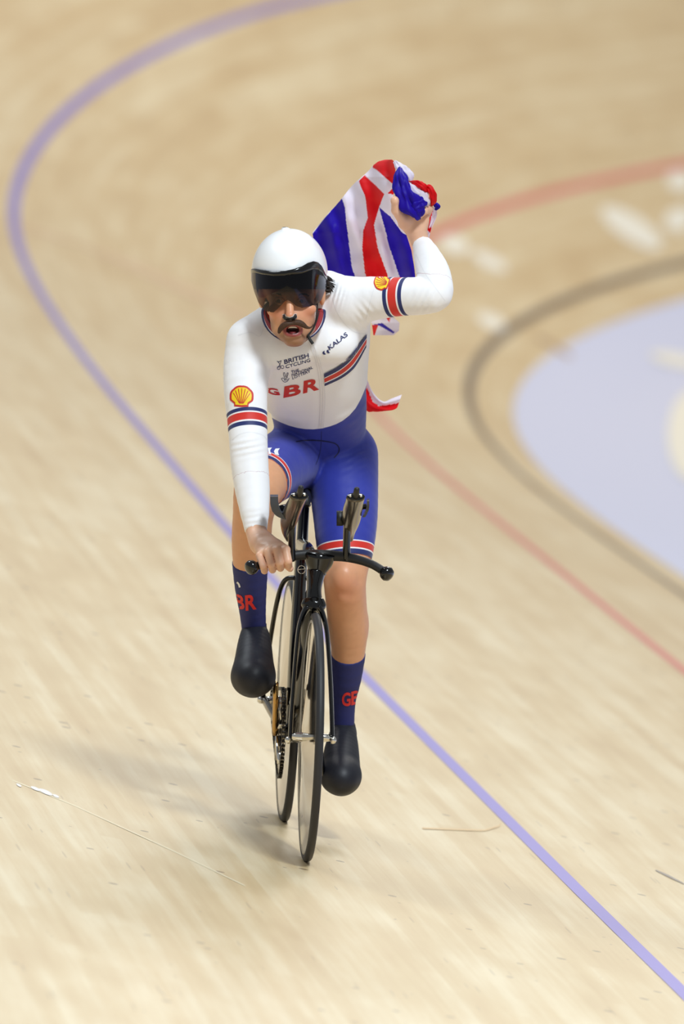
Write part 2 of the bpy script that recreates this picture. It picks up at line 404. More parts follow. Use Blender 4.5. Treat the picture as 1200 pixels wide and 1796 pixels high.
CAMP = Vector(cam.location)
def bvh_of(*objs):
    V = []; F = []
    for o in objs:
        n = len(V); V += [o.matrix_world @ v.co for v in o.data.vertices]; F += [tuple(i + n for i in p.vertices) for p in o.data.polygons]
    return BVHTree.FromPolygons(V, F)
def press(bvh, name, P2, F, m, parent, lift=.0012, maxlen=4.0, Y=.3, one=True, **k):
    """lay a flat 2D print (photo pixels) onto a surface: thin mesh following it"""
    bm = bmesh.new(); vs = [bm.verts.new((x, y, 0)) for x, y in P2]; 
    for f in F:
        try: bm.faces.new([vs[i] for i in f])
        except ValueError: pass
    bmesh.ops.triangulate(bm, faces=bm.faces)
    for _ in range(9):
        es = [e for e in bm.edges if e.calc_length() > maxlen]
        if not es: break
        bmesh.ops.subdivide_edges(bm, edges=es, cuts=1); bmesh.ops.triangulate(bm, faces=[f for f in bm.faces if len(f.verts) > 3])
    hit = {}; 
    for v in bm.verts:
        tgt = pt(v.co.x, v.co.y, Y); d = (tgt - CAMP).normalized(); loc, nor, i, dist = bvh.ray_cast(CAMP, d)
        if loc is None: hit[v.index] = None; v.tag = True; continue
        if nor.dot(d) > 0: nor = -nor
        g = (loc + nor * lift); v.co = g; v.tag = False
    bm.verts.ensure_lookup_table()
    bmesh.ops.delete(bm, geom=[v for v in bm.verts if v.tag], context='VERTS')
    # drop faces torn across a depth jump
    bad = [e for e in bm.edges if e.calc_length() > max(.022, maxlen * .006)]
    if bad and Y < 5: bmesh.ops.delete(bm, geom=bad, context='EDGES')
    if one:
        left = set(bm.verts); isl = []
        while left:
            st = [left.pop()]; c = set(st)
            while st:
                for e in st.pop().link_edges:
                    for q in e.verts:
                        if q in left: left.discard(q); c.add(q); st.append(q)
            isl.append(c)
        isl.sort(key=len, reverse=True)
        if len(isl) > 1: bmesh.ops.delete(bm, geom=[v for c in isl[1:] for v in c], context='VERTS')
    me = bpy.data.meshes.new(name); bm.to_mesh(me); bm.free(); return link(name, me, m, parent, smooth=False, **k)

fb = BVHTree.FromPolygons([v.co.copy() for o in [floor] + list(floor.children) if o.name.startswith(('board_surface', 'floor')) for v in o.data.vertices][:0] or [Vector(p) for p in track(*np.meshgrid(np.arange(-8, 56, .5), np.arange(-.3, 7, .25), indexing='ij')).reshape(-1, 3)],
    [(i * 30 + j, (i + 1) * 30 + j, (i + 1) * 30 + j + 1, i * 30 + j + 1) for i in range(127) for j in range(29)]) if len(np.arange(-.3, 7, .25)) == 30 else None
def floor_mark(poly, m=M_WHITE, name='painted_mark', host=None, lift=.002, **k):
    P = []
    for x, y in poly:
        d = (pt(x, y, 20) - CAMP).normalized(); loc, nor, i, ds = fb.ray_cast(CAMP, d)
        if loc is None: return
        if nor.z < 0: nor = -nor
        P.append(loc + nor * lift)
    return mesh(name, P, [tuple(range(len(P)))], m, host or floor, smooth=False, **k)
def oval(cx, cy, rx, ry, ang=0, n=22):
    a = math.radians(ang)
    return [(cx + rx * math.cos(t) * math.cos(a) - ry * math.sin(t) * math.sin(a), cy + rx * math.cos(t) * math.sin(a) + ry * math.sin(t) * math.cos(a)) for t in [2 * math.pi * k / n for k in range(n)]]
M_WORN = mat('paint_worn_white', (222, 214, 196), .45)
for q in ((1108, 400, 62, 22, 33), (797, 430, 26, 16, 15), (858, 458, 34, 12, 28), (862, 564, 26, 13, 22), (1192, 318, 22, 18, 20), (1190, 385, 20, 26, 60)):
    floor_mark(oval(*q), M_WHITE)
M_SEAM = mat('timber_joint', (176, 148, 120), .5)
floor_mark([(34, 392), (240, 462), (430, 548), (440, 570), (330, 520), (150, 436), (34, 400)], mat('timber_patch', (205, 178, 146), .5), 'transverse_joint', lift=.0016)
floor_mark([(942, 590), (962, 596), (1003, 622), (1000, 630), (960, 606), (938, 594)], M_SEAM, 'transverse_joint', lift=.0016)
# hairline scratch and off-white smudge of flat ovals in the foreground
for pl in ([(22, 1368), (130, 1412), (300, 1490), (430, 1553), (429, 1554.4), (299, 1491.4), (129, 1413.4), (21, 1369.4)],):
    for a in range(3): pass
    floor_mark(pl, mat('scratch', (230, 216, 184), .4), 'scratch', lift=.0007)
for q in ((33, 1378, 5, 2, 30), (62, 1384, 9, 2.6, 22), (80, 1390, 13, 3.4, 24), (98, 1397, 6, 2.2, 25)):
    floor_mark(oval(*q), mat('smudge_white', (226, 222, 222), .5), 'pale_smudge', lift=.0016)
floor_mark([(740, 1452), (850, 1456), (875, 1448), (880, 1443), (876, 1451), (850, 1459), (742, 1455)], mat('scuff_pale', (206, 174, 130), .5), 'tyre_scuff', lift=.0016)
floor_mark([(1150, 1526), (1172, 1535), (1200, 1550), (1200, 1552), (1170, 1538), (1150, 1528)], mat('tyre_scuff', (140, 130, 124), .5), 'tyre_scuff', lift=.0016)
# white lettering fragments on the pale blue apron
def apron_mark(poly):
    P = []
    for x, y in poly:
        d = (pt(x, y, 30) - CAMP).normalized(); loc, nor, i, ds = AB.ray_cast(CAMP, d)
        if loc is None: continue
        P.append(loc + (nor if nor.z > 0 else -nor) * .004)
    if len(P) > 2: mesh('painted_mark', P, [tuple(range(len(P)))], M_WHITE, ap, smooth=False)
AB = bvh_of(ap)
apron_mark(oval(1185, 632, 46, 11, 12)); apron_mark(oval(1215, 765, 44, 80, 0))

# ------------------------------------------------------------------ bicycle
LEAN = math.radians(2.3)
_r = Vector((-.0664, .9977, .009)); BA = _r.normalized()                      # backwards along the bike
BL0 = Vector((0, 0, 1)).cross(BA) * -1; BL0.normalize()                        # to the rider's left (right in the photo)
BZ0 = BA.cross(BL0) * -1
if BZ0.z < 0: BZ0 = -BZ0
BW_ = (BL0 * math.cos(LEAN) - BZ0 * math.sin(LEAN)); BU = (BZ0 * math.cos(LEAN) + BL0 * math.sin(LEAN))
ORG = pt(537, 1510.5, 0)
def B(a, w_, v): return ORG + BA * a + BW_ * w_ + BU * v
M_CARB = mat('black_gloss', (7, 7, 9), .16, spec=.45, coat=.3, bump=(40, .05, 0)); M_MATTB = mat('black_matt', (26, 26, 28), .5)
M_TYRE = mat('tyre_rubber', (38, 38, 42), .55, bump=(200, .1, .1)); M_DISC = mat('mirror_disc', (214, 206, 196), .05, metal=1, bump=(6, .03, 0))
M_CHROME = mat('chrome', (225, 222, 215), .1, metal=1, bump=(30, .05, 0)); M_CHAIN = mat('chain_steel', (46, 43, 40), .35, metal=.9)
M_GOLD = mat('ring_alloy', (188, 150, 92), .18, metal=1); M_RED = mat('red_paint', (196, 30, 48), .35)
M_GREY = mat('disc_dark', (46, 42, 42), .2, metal=.6); M_STEELG = mat('cup_carbon', (92, 84, 74), .16, metal=.75, bump=(8, .1, 0))
M_RIM = mat('tan_sidewall', (214, 208, 196), .4)
bike = empty('bicycle', B(.49, 0, 0), 'black track time trial bicycle with mirror disc wheels under the rider', 'bicycle')
def bk(o): adopt(o, bike); return o
def wheel(a0, R=.335, steer=0., back=False):
    """disc wheel: tyre, tan sidewall and lens shaped disc"""
    cen = B(a0, 0, R); ax = BW_.copy(); fw = BA.copy(); up = BU.copy()
    if steer:
        fw = (fw * math.cos(steer) + ax * math.sin(steer)); ax = (BW_ * math.cos(steer) - BA * math.sin(steer))
    def ring(prof, n=120, name='', m=None, parent=None):
        V = []; F = []; k = len(prof)
        for i in range(n):
            t = 2 * math.pi * i / n; dr = fw * math.cos(t) + up * math.sin(t)
            for r, x in prof: V.append(cen + dr * r + ax * x)
        for i in range(n):
            for j in range(k - 1):
                p = i * k + j; q = ((i + 1) % n) * k + j; F.append((p, q, q + 1, p + 1))
        return mesh(name, V, F, m, parent)
    wn = empty('wheel', cen, '', ''); del wn['label']; del wn['category']; adopt(wn, bike)
    def ad(o): adopt(o, wn); return o
    rt = .0115
    tp = [(R - .020, .009), (R - .0175, .0108)] + [(R - rt + rt * math.sin(t), rt * math.cos(t)) for t in np.linspace(-.2, math.pi + .2, 13)] + [(R - .0175, -.0108), (R - .020, -.009)]
    ad(ring(tp, name='tyre', m=M_TYRE))
    ad(ring([(R - .027, .0102), (R - .0195, .0106), (R - .0195, .009)], name='rim_edge', m=M_RIM)); ad(ring([(R - .0195, -.009), (R - .0195, -.0106), (R - .027, -.0102)], name='rim_edge', m=M_RIM))
    prof = [(R - .024, .0098), (R * .8, .0115), (R * .5, .0165), (R * .2, .0225), (.045, .0245), (.03, .026), (.0, .026)]
    ad(ring(prof, name='disc', m=M_DISC)); ad(ring([(r, -x) for r, x in prof][::-1], name='disc', m=M_DISC))
    hw = .052 if not back else .062
    V, F = tube_geo([cen - ax * hw, cen - ax * (hw - .012), cen - ax * .026, cen + ax * .026, cen + ax * (hw - .012), cen + ax * hw], [.009, .011, .013, .013, .011, .009], 18, up=up)
    ad(mesh('hub', V, F, M_CHROME))
    return wn, cen, ax
fwheel, FC, FAX = wheel(0.0, .335, steer=math.radians(.0)); 
rwheel, RC, RAX = wheel(.98, .335, back=True)
fwheel['label'] = 'front mirror disc wheel'; rwheel['label'] = 'rear mirror disc wheel'

# head unit positions read in the photograph, depths from the bicycle's real geometry
def line_tube(name, P, R, m, n=16, sub=5, up=(0, 0, 1), parent=None, lb=None, wide=None):
    """P: (px,py,Y), R px or (ra,rb)"""
    if isinstance(R, (int, float)): R = [R] * len(P)
    R2 = [(r if isinstance(r, (list, tuple)) else (r, r)) for r in R]
    S_ = spline([(*p, *r) for p, r in zip(P, R2)], sub)
    pts = [pt(q[0], q[1], q[2]) for q in S_]; rr = [(q[3] * mm(q[2]), q[4] * mm(q[2])) for q in S_]
    V, F = tube_geo(pts, rr, n, up=up); o = mesh(name, V, F, m)
    if lb: o['label'] = lb
    adopt(o, parent or bike); return o
X = (1, 0, 0)
fork = line_tube('fork', [(550, 1052, .115), (550, 1062, .108), (549, 1071, .102)], [(19, 13), (22, 15), (17, 12)], M_CARB, up=X)
line_tube('fork_leg', [(540, 1064, .105), (531, 1080, .10), (524, 1105, .09), (519, 1150, .075), (515, 1200, .055), (511, 1255, .02), (509, 1300, 0.002)], [(7, 13), (5, 13), (4.4, 14), (4.2, 14), (4.2, 13), (4, 10), (4, 7)], M_CARB, up=X)
line_tube('fork_leg', [(559, 1064, .105), (567, 1080, .10), (573, 1105, .09), (577, 1150, .075), (580, 1200, .055), (582, 1255, .02), (583, 1300, 0.002)], [(7, 13), (5, 13), (4.4, 14), (4.2, 14), (4.2, 13), (4, 10), (4, 7)], M_CARB, up=X)
for px_, sgn in ((505, -1), (585, 1)):
    c = pt(px_, 1298, 0.0)
    V, F = tube_geo([c - BW_ * .006, c - BW_ * .002, c + BW_ * .004, c + BW_ * (.008)] if sgn > 0 else [c + BW_ * .006, c + BW_ * .002, c - BW_ * .004, c - BW_ * .008], [.0095, .0105, .009, .003], 18, up=BU)
    bk(mesh('axle_nut', V, F, M_CHROME))
line_tube('head_tube', [(555, 1002, .165), (553, 1016, .16), (551, 1035, .15), (551, 1056, .135)], [(17, 22), (15, 24), (13, 24), (15, 20)], M_CARB, up=X)
line_tube('stem', [(562, 972, .13), (560, 985, .15), (557, 998, .165), (555, 1006, .165)], [(26, 10), (25, 16), (18, 19), (17, 20)], M_CARB, up=X)
bk(mesh('crest_ring', *tube_geo([pt(529 + 6.5 * math.cos(t), 999 + 7 * math.sin(t), .44) for t in np.linspace(0, 6.2, 22)], .0011, 6), M_CHROME))
bk(mesh('crest_bar', *tube_geo([pt(523, 999, .44), pt(535, 997.5, .44)], .001, 6), M_CHROME))
# frame tubes
bk(mesh('down_tube', *tube_geo([B(.16, .0, .70), B(.30, 0, .555), B(.47, 0, .39), B(.585, 0, .292)], [(.022, .034), (.021, .034), (.023, .034), (.03, .034)], 18, up=BW_), M_CARB))
bk(mesh('top_tube', *tube_geo([B(.20, 0, .79), B(.45, 0, .80), B(.70, 0, .79)], [(.018, .024), (.016, .022), (.016, .02)], 16, up=BW_), M_CARB))
st = line_tube('seat_tube', [(533, 885, .765), (531, 930, .75), (528, 985, .72), (524, 1060, .69), (519, 1150, .655), (516, 1230, .62), (517, 1288, .595)], [(10, 18), (10, 20), (11, 24), (12, 30), (13, 34), (14, 34), (18, 26)], M_CARB, up=X)
line_tube('seat_post', [(540, 838, .80), (537, 862, .79), (534, 895, .77)], [(8, 15), (8, 16), (8, 17)], M_CARB, up=X)
bbv = B(.59, 0, .285)
bk(mesh('bottom_bracket', *tube_geo([bbv - BW_ * .042, bbv + BW_ * .042], [.026, .026], 24, up=BU), M_CARB))
for sg in (-1, 1):
    # wide-set seat stays and chain stays
    P = [B(.70, sg * .012, .70), B(.72, sg * .040, .69), B(.76, sg * .056, .63), B(.87, sg * .067, .48), B(.98, sg * .070, .345)]
    V, F = tube_geo([Vector(q) for q in spline(P, 5)], .0068, 12, up=BU)
    bk(mesh('seat_stay', V, F, M_CARB))
    P = [B(.60, sg * .036, .285), B(.72, sg * .046, .30), B(.86, sg * .058, .32), B(.985, sg * .066, .335)]
    bk(mesh('chain_stay', *tube_geo([Vector(q) for q in spline(P, 4)], [(.008, .014)] * 13, 12, up=BW_), M_STEELG if sg < 0 else M_CARB))
    c = B(.98, sg * .075, .335)
    bk(mesh('axle_nut', *tube_geo([c - BW_ * .01, c - BW_ * .004, c + BW_ * .004, c + BW_ * .01], [.006, .011, .011, .006], 14, up=BU), M_CHROME))
bk(mesh('seat_clamp', *tube_geo([pt(531, 955, .70), pt(531, 978, .68)], [(.010, .012), (.007, .012)], 10, up=X), M_RED))
# saddle
SV = []
prof = [(.60, .010, .905), (.63, .016, .915), (.70, .022, .918), (.77, .034, .918), (.83, .058, .922), (.87, .066, .926), (.90, .060, .924)]
prof = spline(prof, 4)
for a, wd, v in prof:
    for k in range(16):
        t = 2 * math.pi * k / 16; SV.append(B(a + .06, math.cos(t) * wd + .006, v + .012 + .014 * math.sin(t) - .012 * (math.cos(t) ** 2)))
n = len(prof); SF = [(i * 16 + k, i * 16 + (k + 1) % 16, (i + 1) * 16 + (k + 1) % 16, (i + 1) * 16 + k) for i in range(n - 1) for k in range(16)] + [tuple(range(16))[::-1], tuple((n - 1) * 16 + k for k in range(16))]
sad = bk(mesh('saddle', SV, SF, M_MATTB))
o = mesh('rail', *merge(*[tube_geo([B(.72, s * .02, .90), B(.80, s * .022, .885), B(.90, s * .022, .90)], .0035, 8) for s in (-1, 1)]), M_CHROME); adopt(o, sad)
# drivetrain on the rider's right
off = -.043
def circ(c, r, n, w_=0.):
    return [c + BA * (r * math.cos(2 * math.pi * k / n)) + BU * (r * math.sin(2 * math.pi * k / n)) + BW_ * w_ for k in range(n)]
cc = bbv + BW_ * off
def ring_plate(name, c, prof, n, m, teeth=0, th=.002):
    V = []; F = []
    for i in range(n):
        t = 2 * math.pi * i / n; dr = BA * math.cos(t) + BU * math.sin(t)
        ro = prof[1] + (teeth * (1 if i % 4 < 2 else -1))
        V += [c + dr * prof[0] + BW_ * th, c + dr * ro + BW_ * th, c + dr * ro - BW_ * th, c + dr * prof[0] - BW_ * th]
    for i in range(n):
        j = (i + 1) % n
        for q in range(4): F.append((i * 4 + q, j * 4 + q, j * 4 + (q + 1) % 4, i * 4 + (q + 1) % 4))
    return mesh(name, V, F, m, smooth=False)
cr = bk(ring_plate('chainring', cc, (.078, .119), 240, mat('ring_steel', (196, 184, 160), .2, metal=1), .0025)); cr['label'] = 'large polished chainring'
for k in range(5):
    t = 2 * math.pi * k / 5 + .3; dr = BA * math.cos(t) + BU * math.sin(t)
    o = mesh('spider_arm', *tube_geo([cc - BW_ * .004 + dr * .012, cc - BW_ * .005 + dr * .06, cc - BW_ * .002 + dr * .098], [(.011, .004), (.008, .0035), (.009, .003)], 10, up=BA.cross(dr)), M_CHROME); adopt(o, cr)
rs = RC + BW_ * off
bk(ring_plate('sprocket', rs, (.012, .030), 60, M_CHAIN, .002))
def path():
    """closed chain line round ring and sprocket"""
    Rr, Rs = .121, .0305; d = rs - cc; L = d.length; e = d.normalized(); f = e.cross(BW_).normalized()
    if f.dot(BU) < 0: f = -f
    al = math.acos((Rr - Rs) / L); P = []
    for t in np.linspace(al, 2 * math.pi - al, 90): P.append(cc + e * (Rr * math.cos(t)) + f * (Rr * math.sin(t)))
    for t in np.linspace(2 * math.pi - al, 2 * math.pi + al, 24): P.append(rs + e * (Rs * math.cos(t)) + f * (Rs * math.sin(t)))
    P.append(P[0]); return P
P = path(); cum = [0]
for a, b in zip(P[:-1], P[1:]): cum.append(cum[-1] + (b - a).length)
nl = int(round(cum[-1] / .0127)); nl += nl % 2
def at(s):
    s %= cum[-1]; i = min(np.searchsorted(cum, s, side='right') - 1, len(P) - 2); return P[i].lerp(P[i + 1], (s - cum[i]) / max(cum[i + 1] - cum[i], 1e-9))
gs = []
for i in range(nl):
    a = at(cum[-1] * i / nl); b = at(cum[-1] * (i + 1) / nl); e = (b - a).normalized(); f = e.cross(BW_); w0 = .0048 if i % 2 else .0034
    for sg in (-1, 1): gs.append(box_geo((a + b) / 2 + BW_ * sg * w0, (e, BW_, f), (.0078, .0007, .0042)))
    gs.append(tube_geo([a - BW_ * .0052, a + BW_ * .0052], .0038, 7, up=f))
ch = bk(mesh('chain', *merge(*gs), M_CHAIN, smooth=False, kind='stuff'))
PED_R = pt(449, 1205, .50); PED_L = pt(583, 1362, .735)
def crank(base, tip, sg):
    P = [base, base.lerp(tip, .12), base.lerp(tip, .6), tip]; e = (tip - base).normalized()
    o = bk(mesh('crank_arm', *tube_geo(P, [(.009, .017), (.0085, .016), (.0075, .013), (.007, .012)], 16, up=BW_), M_GOLD if sg < 0 else M_CARB))
    return o
tipR = PED_R + BW_ * .020; tipR2 = pt(484, 1199, .50)
cR = crank(cc - BW_ * .016, tipR2, -1)
tipL2 = pt(570, 1376, .685); cL = crank(bbv + BW_ * .058, tipL2, 1)
for c, base, sg in ((pt(452, 1204, .50), tipR2, -1), (pt(594, 1376, .685), tipL2, 1)):
    p = bk(mesh('pedal', *merge(tube_geo([base, base.lerp(c, .5), c], [.008, .006, .006], 12), box_geo(c, (BW_, BA, BU), (.024, .028, .006))), M_MATTB))
# base bar
bar = line_tube('handlebar', [(446, 994, .085), (462, 990, .10), (485, 982, .125), (508, 976, .14), (535, 973, .145), (565, 974, .145), (600, 976, .14), (630, 982, .12), (655, 991, .10), (674, 1003, .085)],
    [7.5, 7.5, 7.5, (8.5, 8), (9, 8), (10, 8), (9, 8), 8, 7.5, 7.5], M_MATTB, sub=6)
bar['label'] = 'black base bar with round end plugs'
for c, t in (((443, 994.5, .08), (436, 997, .072)), ((677, 1005, .08), (683, 1009, .072))):
    a, b = pt(*c), pt(*t); e = (b - a).normalized()
    q = mesh('bar_end', *tube_geo([a - e * .012, a - e * .004, a + e * .006, a + e * .014, a + e * .0175], [.013, .0185, .0205, .017, .008], 22), M_CARB); adopt(q, bar)
# aero extensions with moulded forearm cups
def ext(P, R, tip, wing, pR=None):
    root = line_tube('aero_extension', P, R, M_STEELG, n=22, sub=6, up=X)
    return root
E1 = line_tube('extension_post', [(512, 982, .14), (512, 955, .13), (513, 925, .12), (515, 900, .10)], [(7.2, 12), (6.6, 12), (6.8, 13), (8, 14)], M_CARB, up=X)
E2 = line_tube('extension_post', [(608, 980, .14), (608, 955, .13), (609, 925, .12), (611, 900, .10)], [(7.2, 12), (6.6, 12), (6.8, 13), (8, 14)], M_CARB, up=X)
A1 = line_tube('aero_extension', [(505, 944, .20), (503, 930, .17), (507, 912, .09), (514, 893, -.01), (520, 880, -.09), (524.5, 870, -.15)], [(4, 8), (9, 12), (15, 16), (15.5, 15), (15, 12), (15.5, 8)], M_STEELG, n=24, up=X)
A2 = line_tube('aero_extension', [(616, 944, .20), (615, 930, .17), (616, 912, .09), (619, 893, -.01), (622, 880, -.09), (624, 872, -.15)], [(4, 8), (9, 12), (16, 16), (17, 15), (16, 12), (16.5, 8)], M_STEELG, n=24, up=X)
for e, c, tp in ((A1, (525, 870, -.152), (528, 855, -.185)), (A2, (624, 872, -.152), (626, 858, -.185))):
    a = pt(*c); b = pt(*tp)
    rim = mesh('collar', *tube_geo([a + (b - a) * .0, a + (b - a) * .08], [(.0245, .012), (.0235, .011)], 24, up=X), M_CARB); adopt(rim, e)
    for sx in (-1, 1):
        sc_ = mesh('clamp_screw', *tube_geo([a + Vector((sx * .014, -.004, .003)), a + Vector((sx * .014, -.008, .005))], .004, 10), M_CHROME); adopt(sc_, e)
    g = mesh('grip', *tube_geo([a, a.lerp(b, .5), b, b + (b - a) * .12], [.009, .0085, .0075, .004], 14), M_MATTB); adopt(g, e)
def wing(P, th, parent, m):
    """curved elbow cup: a thick ribbon swept front to back"""
    S_ = spline(P, 6); V = []; F = []; n = len(S_); K = 6
    for j in range(K):
        y = .02 + (.17 - .02) * j / (K - 1); sc = math.sin(math.pi * (.25 + .6 * j / (K - 1)))
        for q in S_:
            for t in (0, th):
                V.append(pt(q[0] + t, q[1] - (j - 2) * 1.0 - (1 - sc) * -6 * (1 if q[1] < 895 else .2), y))
    W = n * 2
    for j in range(K - 1):
        for i in range(n - 1):
            for t in (0, 1): F.append((j * W + i * 2 + t, j * W + (i + 1) * 2 + t, (j + 1) * W + (i + 1) * 2 + t, (j + 1) * W + i * 2 + t))
        for i in (0, n - 1): F.append((j * W + i * 2, j * W + i * 2 + 1, (j + 1) * W + i * 2 + 1, (j + 1) * W + i * 2))
    for j in (0, K - 1):
        for i in range(n - 1): F.append((j * W + i * 2, j * W + i * 2 + 1, j * W + (i + 1) * 2 + 1, j * W + (i + 1) * 2))
    o = mesh('arm_cup', V, F, m); adopt(o, parent); return o
M_PAD = mat('pad_grey', (84, 88, 98), .45)
wing([(474, 868), (474.5, 882), (479, 896), (487, 904), (500, 909)], 14, A1, M_PAD)
wing([(636, 905), (640, 898), (643, 888), (643.5, 875)], 4.5, A2, mat('cup_light', (150, 146, 138), .2, metal=.7))
o = line_tube('arm_cup_bracket', [(490, 893, .12), (500, 890, .11), (512, 893, .10)], [(6, 8), (6, 8), (7, 8)], M_CARB, parent=A1)
o = line_tube('arm_cup_bracket', [(628, 892, .12), (636, 889, .12), (643, 888, .12)], [(6, 8), (5, 7), (5, 7)], M_CARB, parent=A2)
V, F = box_geo(pt(596, 909, .10), (Vector((1, 0, 0)), Vector((0, 1, 0)), Vector((0, 0, 1))), (.0085, .02, .019))
o = mesh('shifter_box', V, F, M_MATTB); adopt(o, A2)
o = line_tube('box_bracket', [(600, 905, .10), (608, 904, .10)], [(4, 5), (4, 5)], M_CARB, parent=A2)

# ------------------------------------------------------------------ the rider
M_SKIN = mat('skin', (221, 163, 124), .42, sss=.12, bump=(55, .12, .12))
def skin_nodes():
    nt = M_SKIN.node_tree; b = nt.nodes['Principled BSDF']; src = b.inputs['Base Color'].links[0].from_socket
    def at_(nm, col, f=1.):
        nonlocal src
        a = nt.nodes.new('ShaderNodeAttribute'); a.attribute_name = nm; mx = nt.nodes.new('ShaderNodeMix'); mx.data_type = 'RGBA'
        mu = nt.nodes.new('ShaderNodeMath'); mu.operation = 'MULTIPLY'; mu.inputs[1].default_value = f; nt.links.new(a.outputs['Fac'], mu.inputs[0])
        nt.links.new(mu.outputs[0], mx.inputs[0]); nt.links.new(src, mx.inputs[6]); mx.inputs[7].default_value = (*lin(col), 1); src = mx.outputs[2]
    at_('flush', (206, 122, 96), .6); at_('pale', (234, 192, 166), .6); at_('stubble', (112, 78, 58), .65); at_('lip', (150, 66, 66), .9); at_('mouth', (60, 16, 18), 1.)
    nt.links.new(src, b.inputs['Base Color'])
skin_nodes()
LO = Vector((-.36, -.05, .10)); 
ARM_R = [(440, 600, .47, 42), (433, 640, .45, 41), (431, 690, .41, 38), (434, 740, .38, 35), (436, 782, .345, 33.5), (438, 815, .325, 33), (443, 860, .29, 30.5), (447, 900, .25, 25), (449, 932, .22, 19.5)]
ARM_L = [(612, 532, .47, 44), (650, 524, .45, 39), (700, 520.5, .42, 34), (740, 519, .395, 33), (764, 515, .385, 30), (763, 492, .41, 30), (757, 470, .45, 28.5), (748, 446, .49, 22.5), (739, 424, .53, 16.5)]
LEG_L = [(602, 800, .86, 60), (603, 850, .80, 59), (606, 905, .73, 55), (606, 950, .67, 50), (606, 985, .635, 43), (605, 1022, .61, 37.5), (608, 1065, .655, 36), (611, 1100, .69, 35), (611, 1140, .725, 30.5), (607, 1190, .765, 26), (603, 1230, .795, 20), (602, 1262, .825, 17)]
LEG_R = [(520, 800, .86, 58), (494, 815, .70, 56), (468, 835, .53, 51), (452, 862, .40, 42.5), (444, 905, .415, 36), (441, 945, .45, 35), (439, 985, .485, 31), (440, 1030, .525, 27), (443, 1070, .565, 22.5), (446, 1098, .605, 18)]
SPINE = [(566, 790, .88, 74), (562, 745, .80, 80), (557, 700, .72, 86), (548, 650, .64, 90), (538, 605, .56, 86), (528, 575, .51, 66)]
def torso(f, off):
    ax = (0, -.70, -.70)
    f.chain(SPINE, .03, off, flat=(ax, .80))
    f.ell(pt(565, 795, .88), (.128 + off, .11 + off, .085 + off), .03)
    # shoulder girdle
    f.chain([(440, 600, .47, 41), (478, 575, .49, 42), (520, 560, .50, 44), (570, 545, .50, 44), (612, 530, .47, 44)], .03, off)
    f.chain([(520, 552, .52, 34), (560, 505, .60, 30), (600, 520, .52, 36)], .03, off)
    f.chain([(612, 545, .48, 38), (605, 600, .56, 44), (596, 660, .64, 44)], .03, off)          # lat under the raised arm
    f.chain([(448, 620, .48, 34), (486, 650, .56, 46), (505, 690, .66, 44)], .03, off)
    f.ell(pt(500, 612, .445), (.075 + off, .05 + off, .055 + off), .03)        # pectorals
    f.ell(pt(578, 604, .455), (.075 + off, .05 + off, .055 + off), .03)
    f.ell(pt(550, 792, .79), (.045 + off, .045 + off, .05 + off), .03)
def clipat(pts, n, cut_lo=None, cut_hi=None): return pts

# --- hands (fine grid)
def hands(f):
    # right hand closed over the bar
    K = .004
    f.chain([(449, 928, .225, 19), (452, 942, .20, 18), (458, 953, .17, 21)], .012)
    for a, b, ra, rb in (((452, 945, .19), (461, 972, .095), 13, 9.5), ((456, 945, .19), (474, 967, .088), 13, 10), ((460, 944, .19), (487, 965, .088), 13, 10), ((462, 944, .19), (500, 965, .092), 12, 10)):
        f.cone(pt(*a), pt(*b), ra * .001526, rb * .001526, .012)
    f.ell(pt(474, 956, .13), (.032, .03, .013), .012)
    for m, p, d, t, r in (((456, 975, .090), (462, 993, .066), (464, 1001, .095), (463, 990, .125), 6.7),
                          ((470, 969, .078), (476, 990, .062), (478, 999, .095), (477, 989, .13), 7.2),
                          ((486, 966, .076), (490.5, 987, .060), (492, 996, .095), (491, 985, .135), 7.4),
                          ((501, 965, .080), (505, 984, .064), (506, 992, .10), (504, 983, .14), 7.6)):
        r *= .001526
        f.cone(pt(*m), pt(*p), r * 1.05, r, .0012); f.cone(pt(*p), pt(*d), r, r * .93, .001); f.cone(pt(*d), pt(*t), r * .93, r * .85, .001)
        f.ell(pt(m[0], m[1] - 1, m[2] + .001), (r * 1.1, r * 1.12, r * 1.05), .003)
    f.cone(pt(480, 975, .17), pt(497, 985, .165), .014, .0125, .008); f.cone(pt(497, 985, .165), pt(509, 997, .125), .0125, .0095, .003)
def hand_left(f):
    f.chain([(741, 432, .52, 15.5), (735, 418, .53, 16.5), (731, 405, .53, 19)], .012)
    f.ell(pt(724, 389, .52), (.037, .019, .034), .012); f.ell(pt(738, 384, .528), (.024, .018, .032), .01)
    f.ell(pt(712, 385, .507), (.020, .018, .028), .01, rot=Matrix.Rotation(.5, 3, 'Y'))
    f.cone(pt(706, 384, .495), pt(694.5, 369, .475), .0155, .0125, .008); f.cone(pt(694.5, 369, .475), pt(693, 353, .462), .0125, .0105, .003)
    f.ell(pt(692.5, 352, .461), (.0115, .011, .0125), .003)
    for m, p, d, t, r in (((746, 378, .545), (752, 366, .525), (744, 370, .490), (736, 377, .488), 7.6),
                          ((742, 366, .56), (748, 352, .530), (738, 354, .488), (729, 362, .490), 8.0),
                          ((730, 360, .57), (736, 342, .540), (724, 342, .492), (717, 352, .490), 8.2),
                          ((717, 362, .57), (722, 342, .545), (710, 338, .500), (704, 348, .495), 8.0)):
        r *= .00154
        f.cone(pt(*m), pt(*p), r * 1.15, r, .003); f.cone(pt(*p), pt(*d), r, r * .95, .0025); f.cone(pt(*d), pt(*t), r * .95, r * .85, .0025)

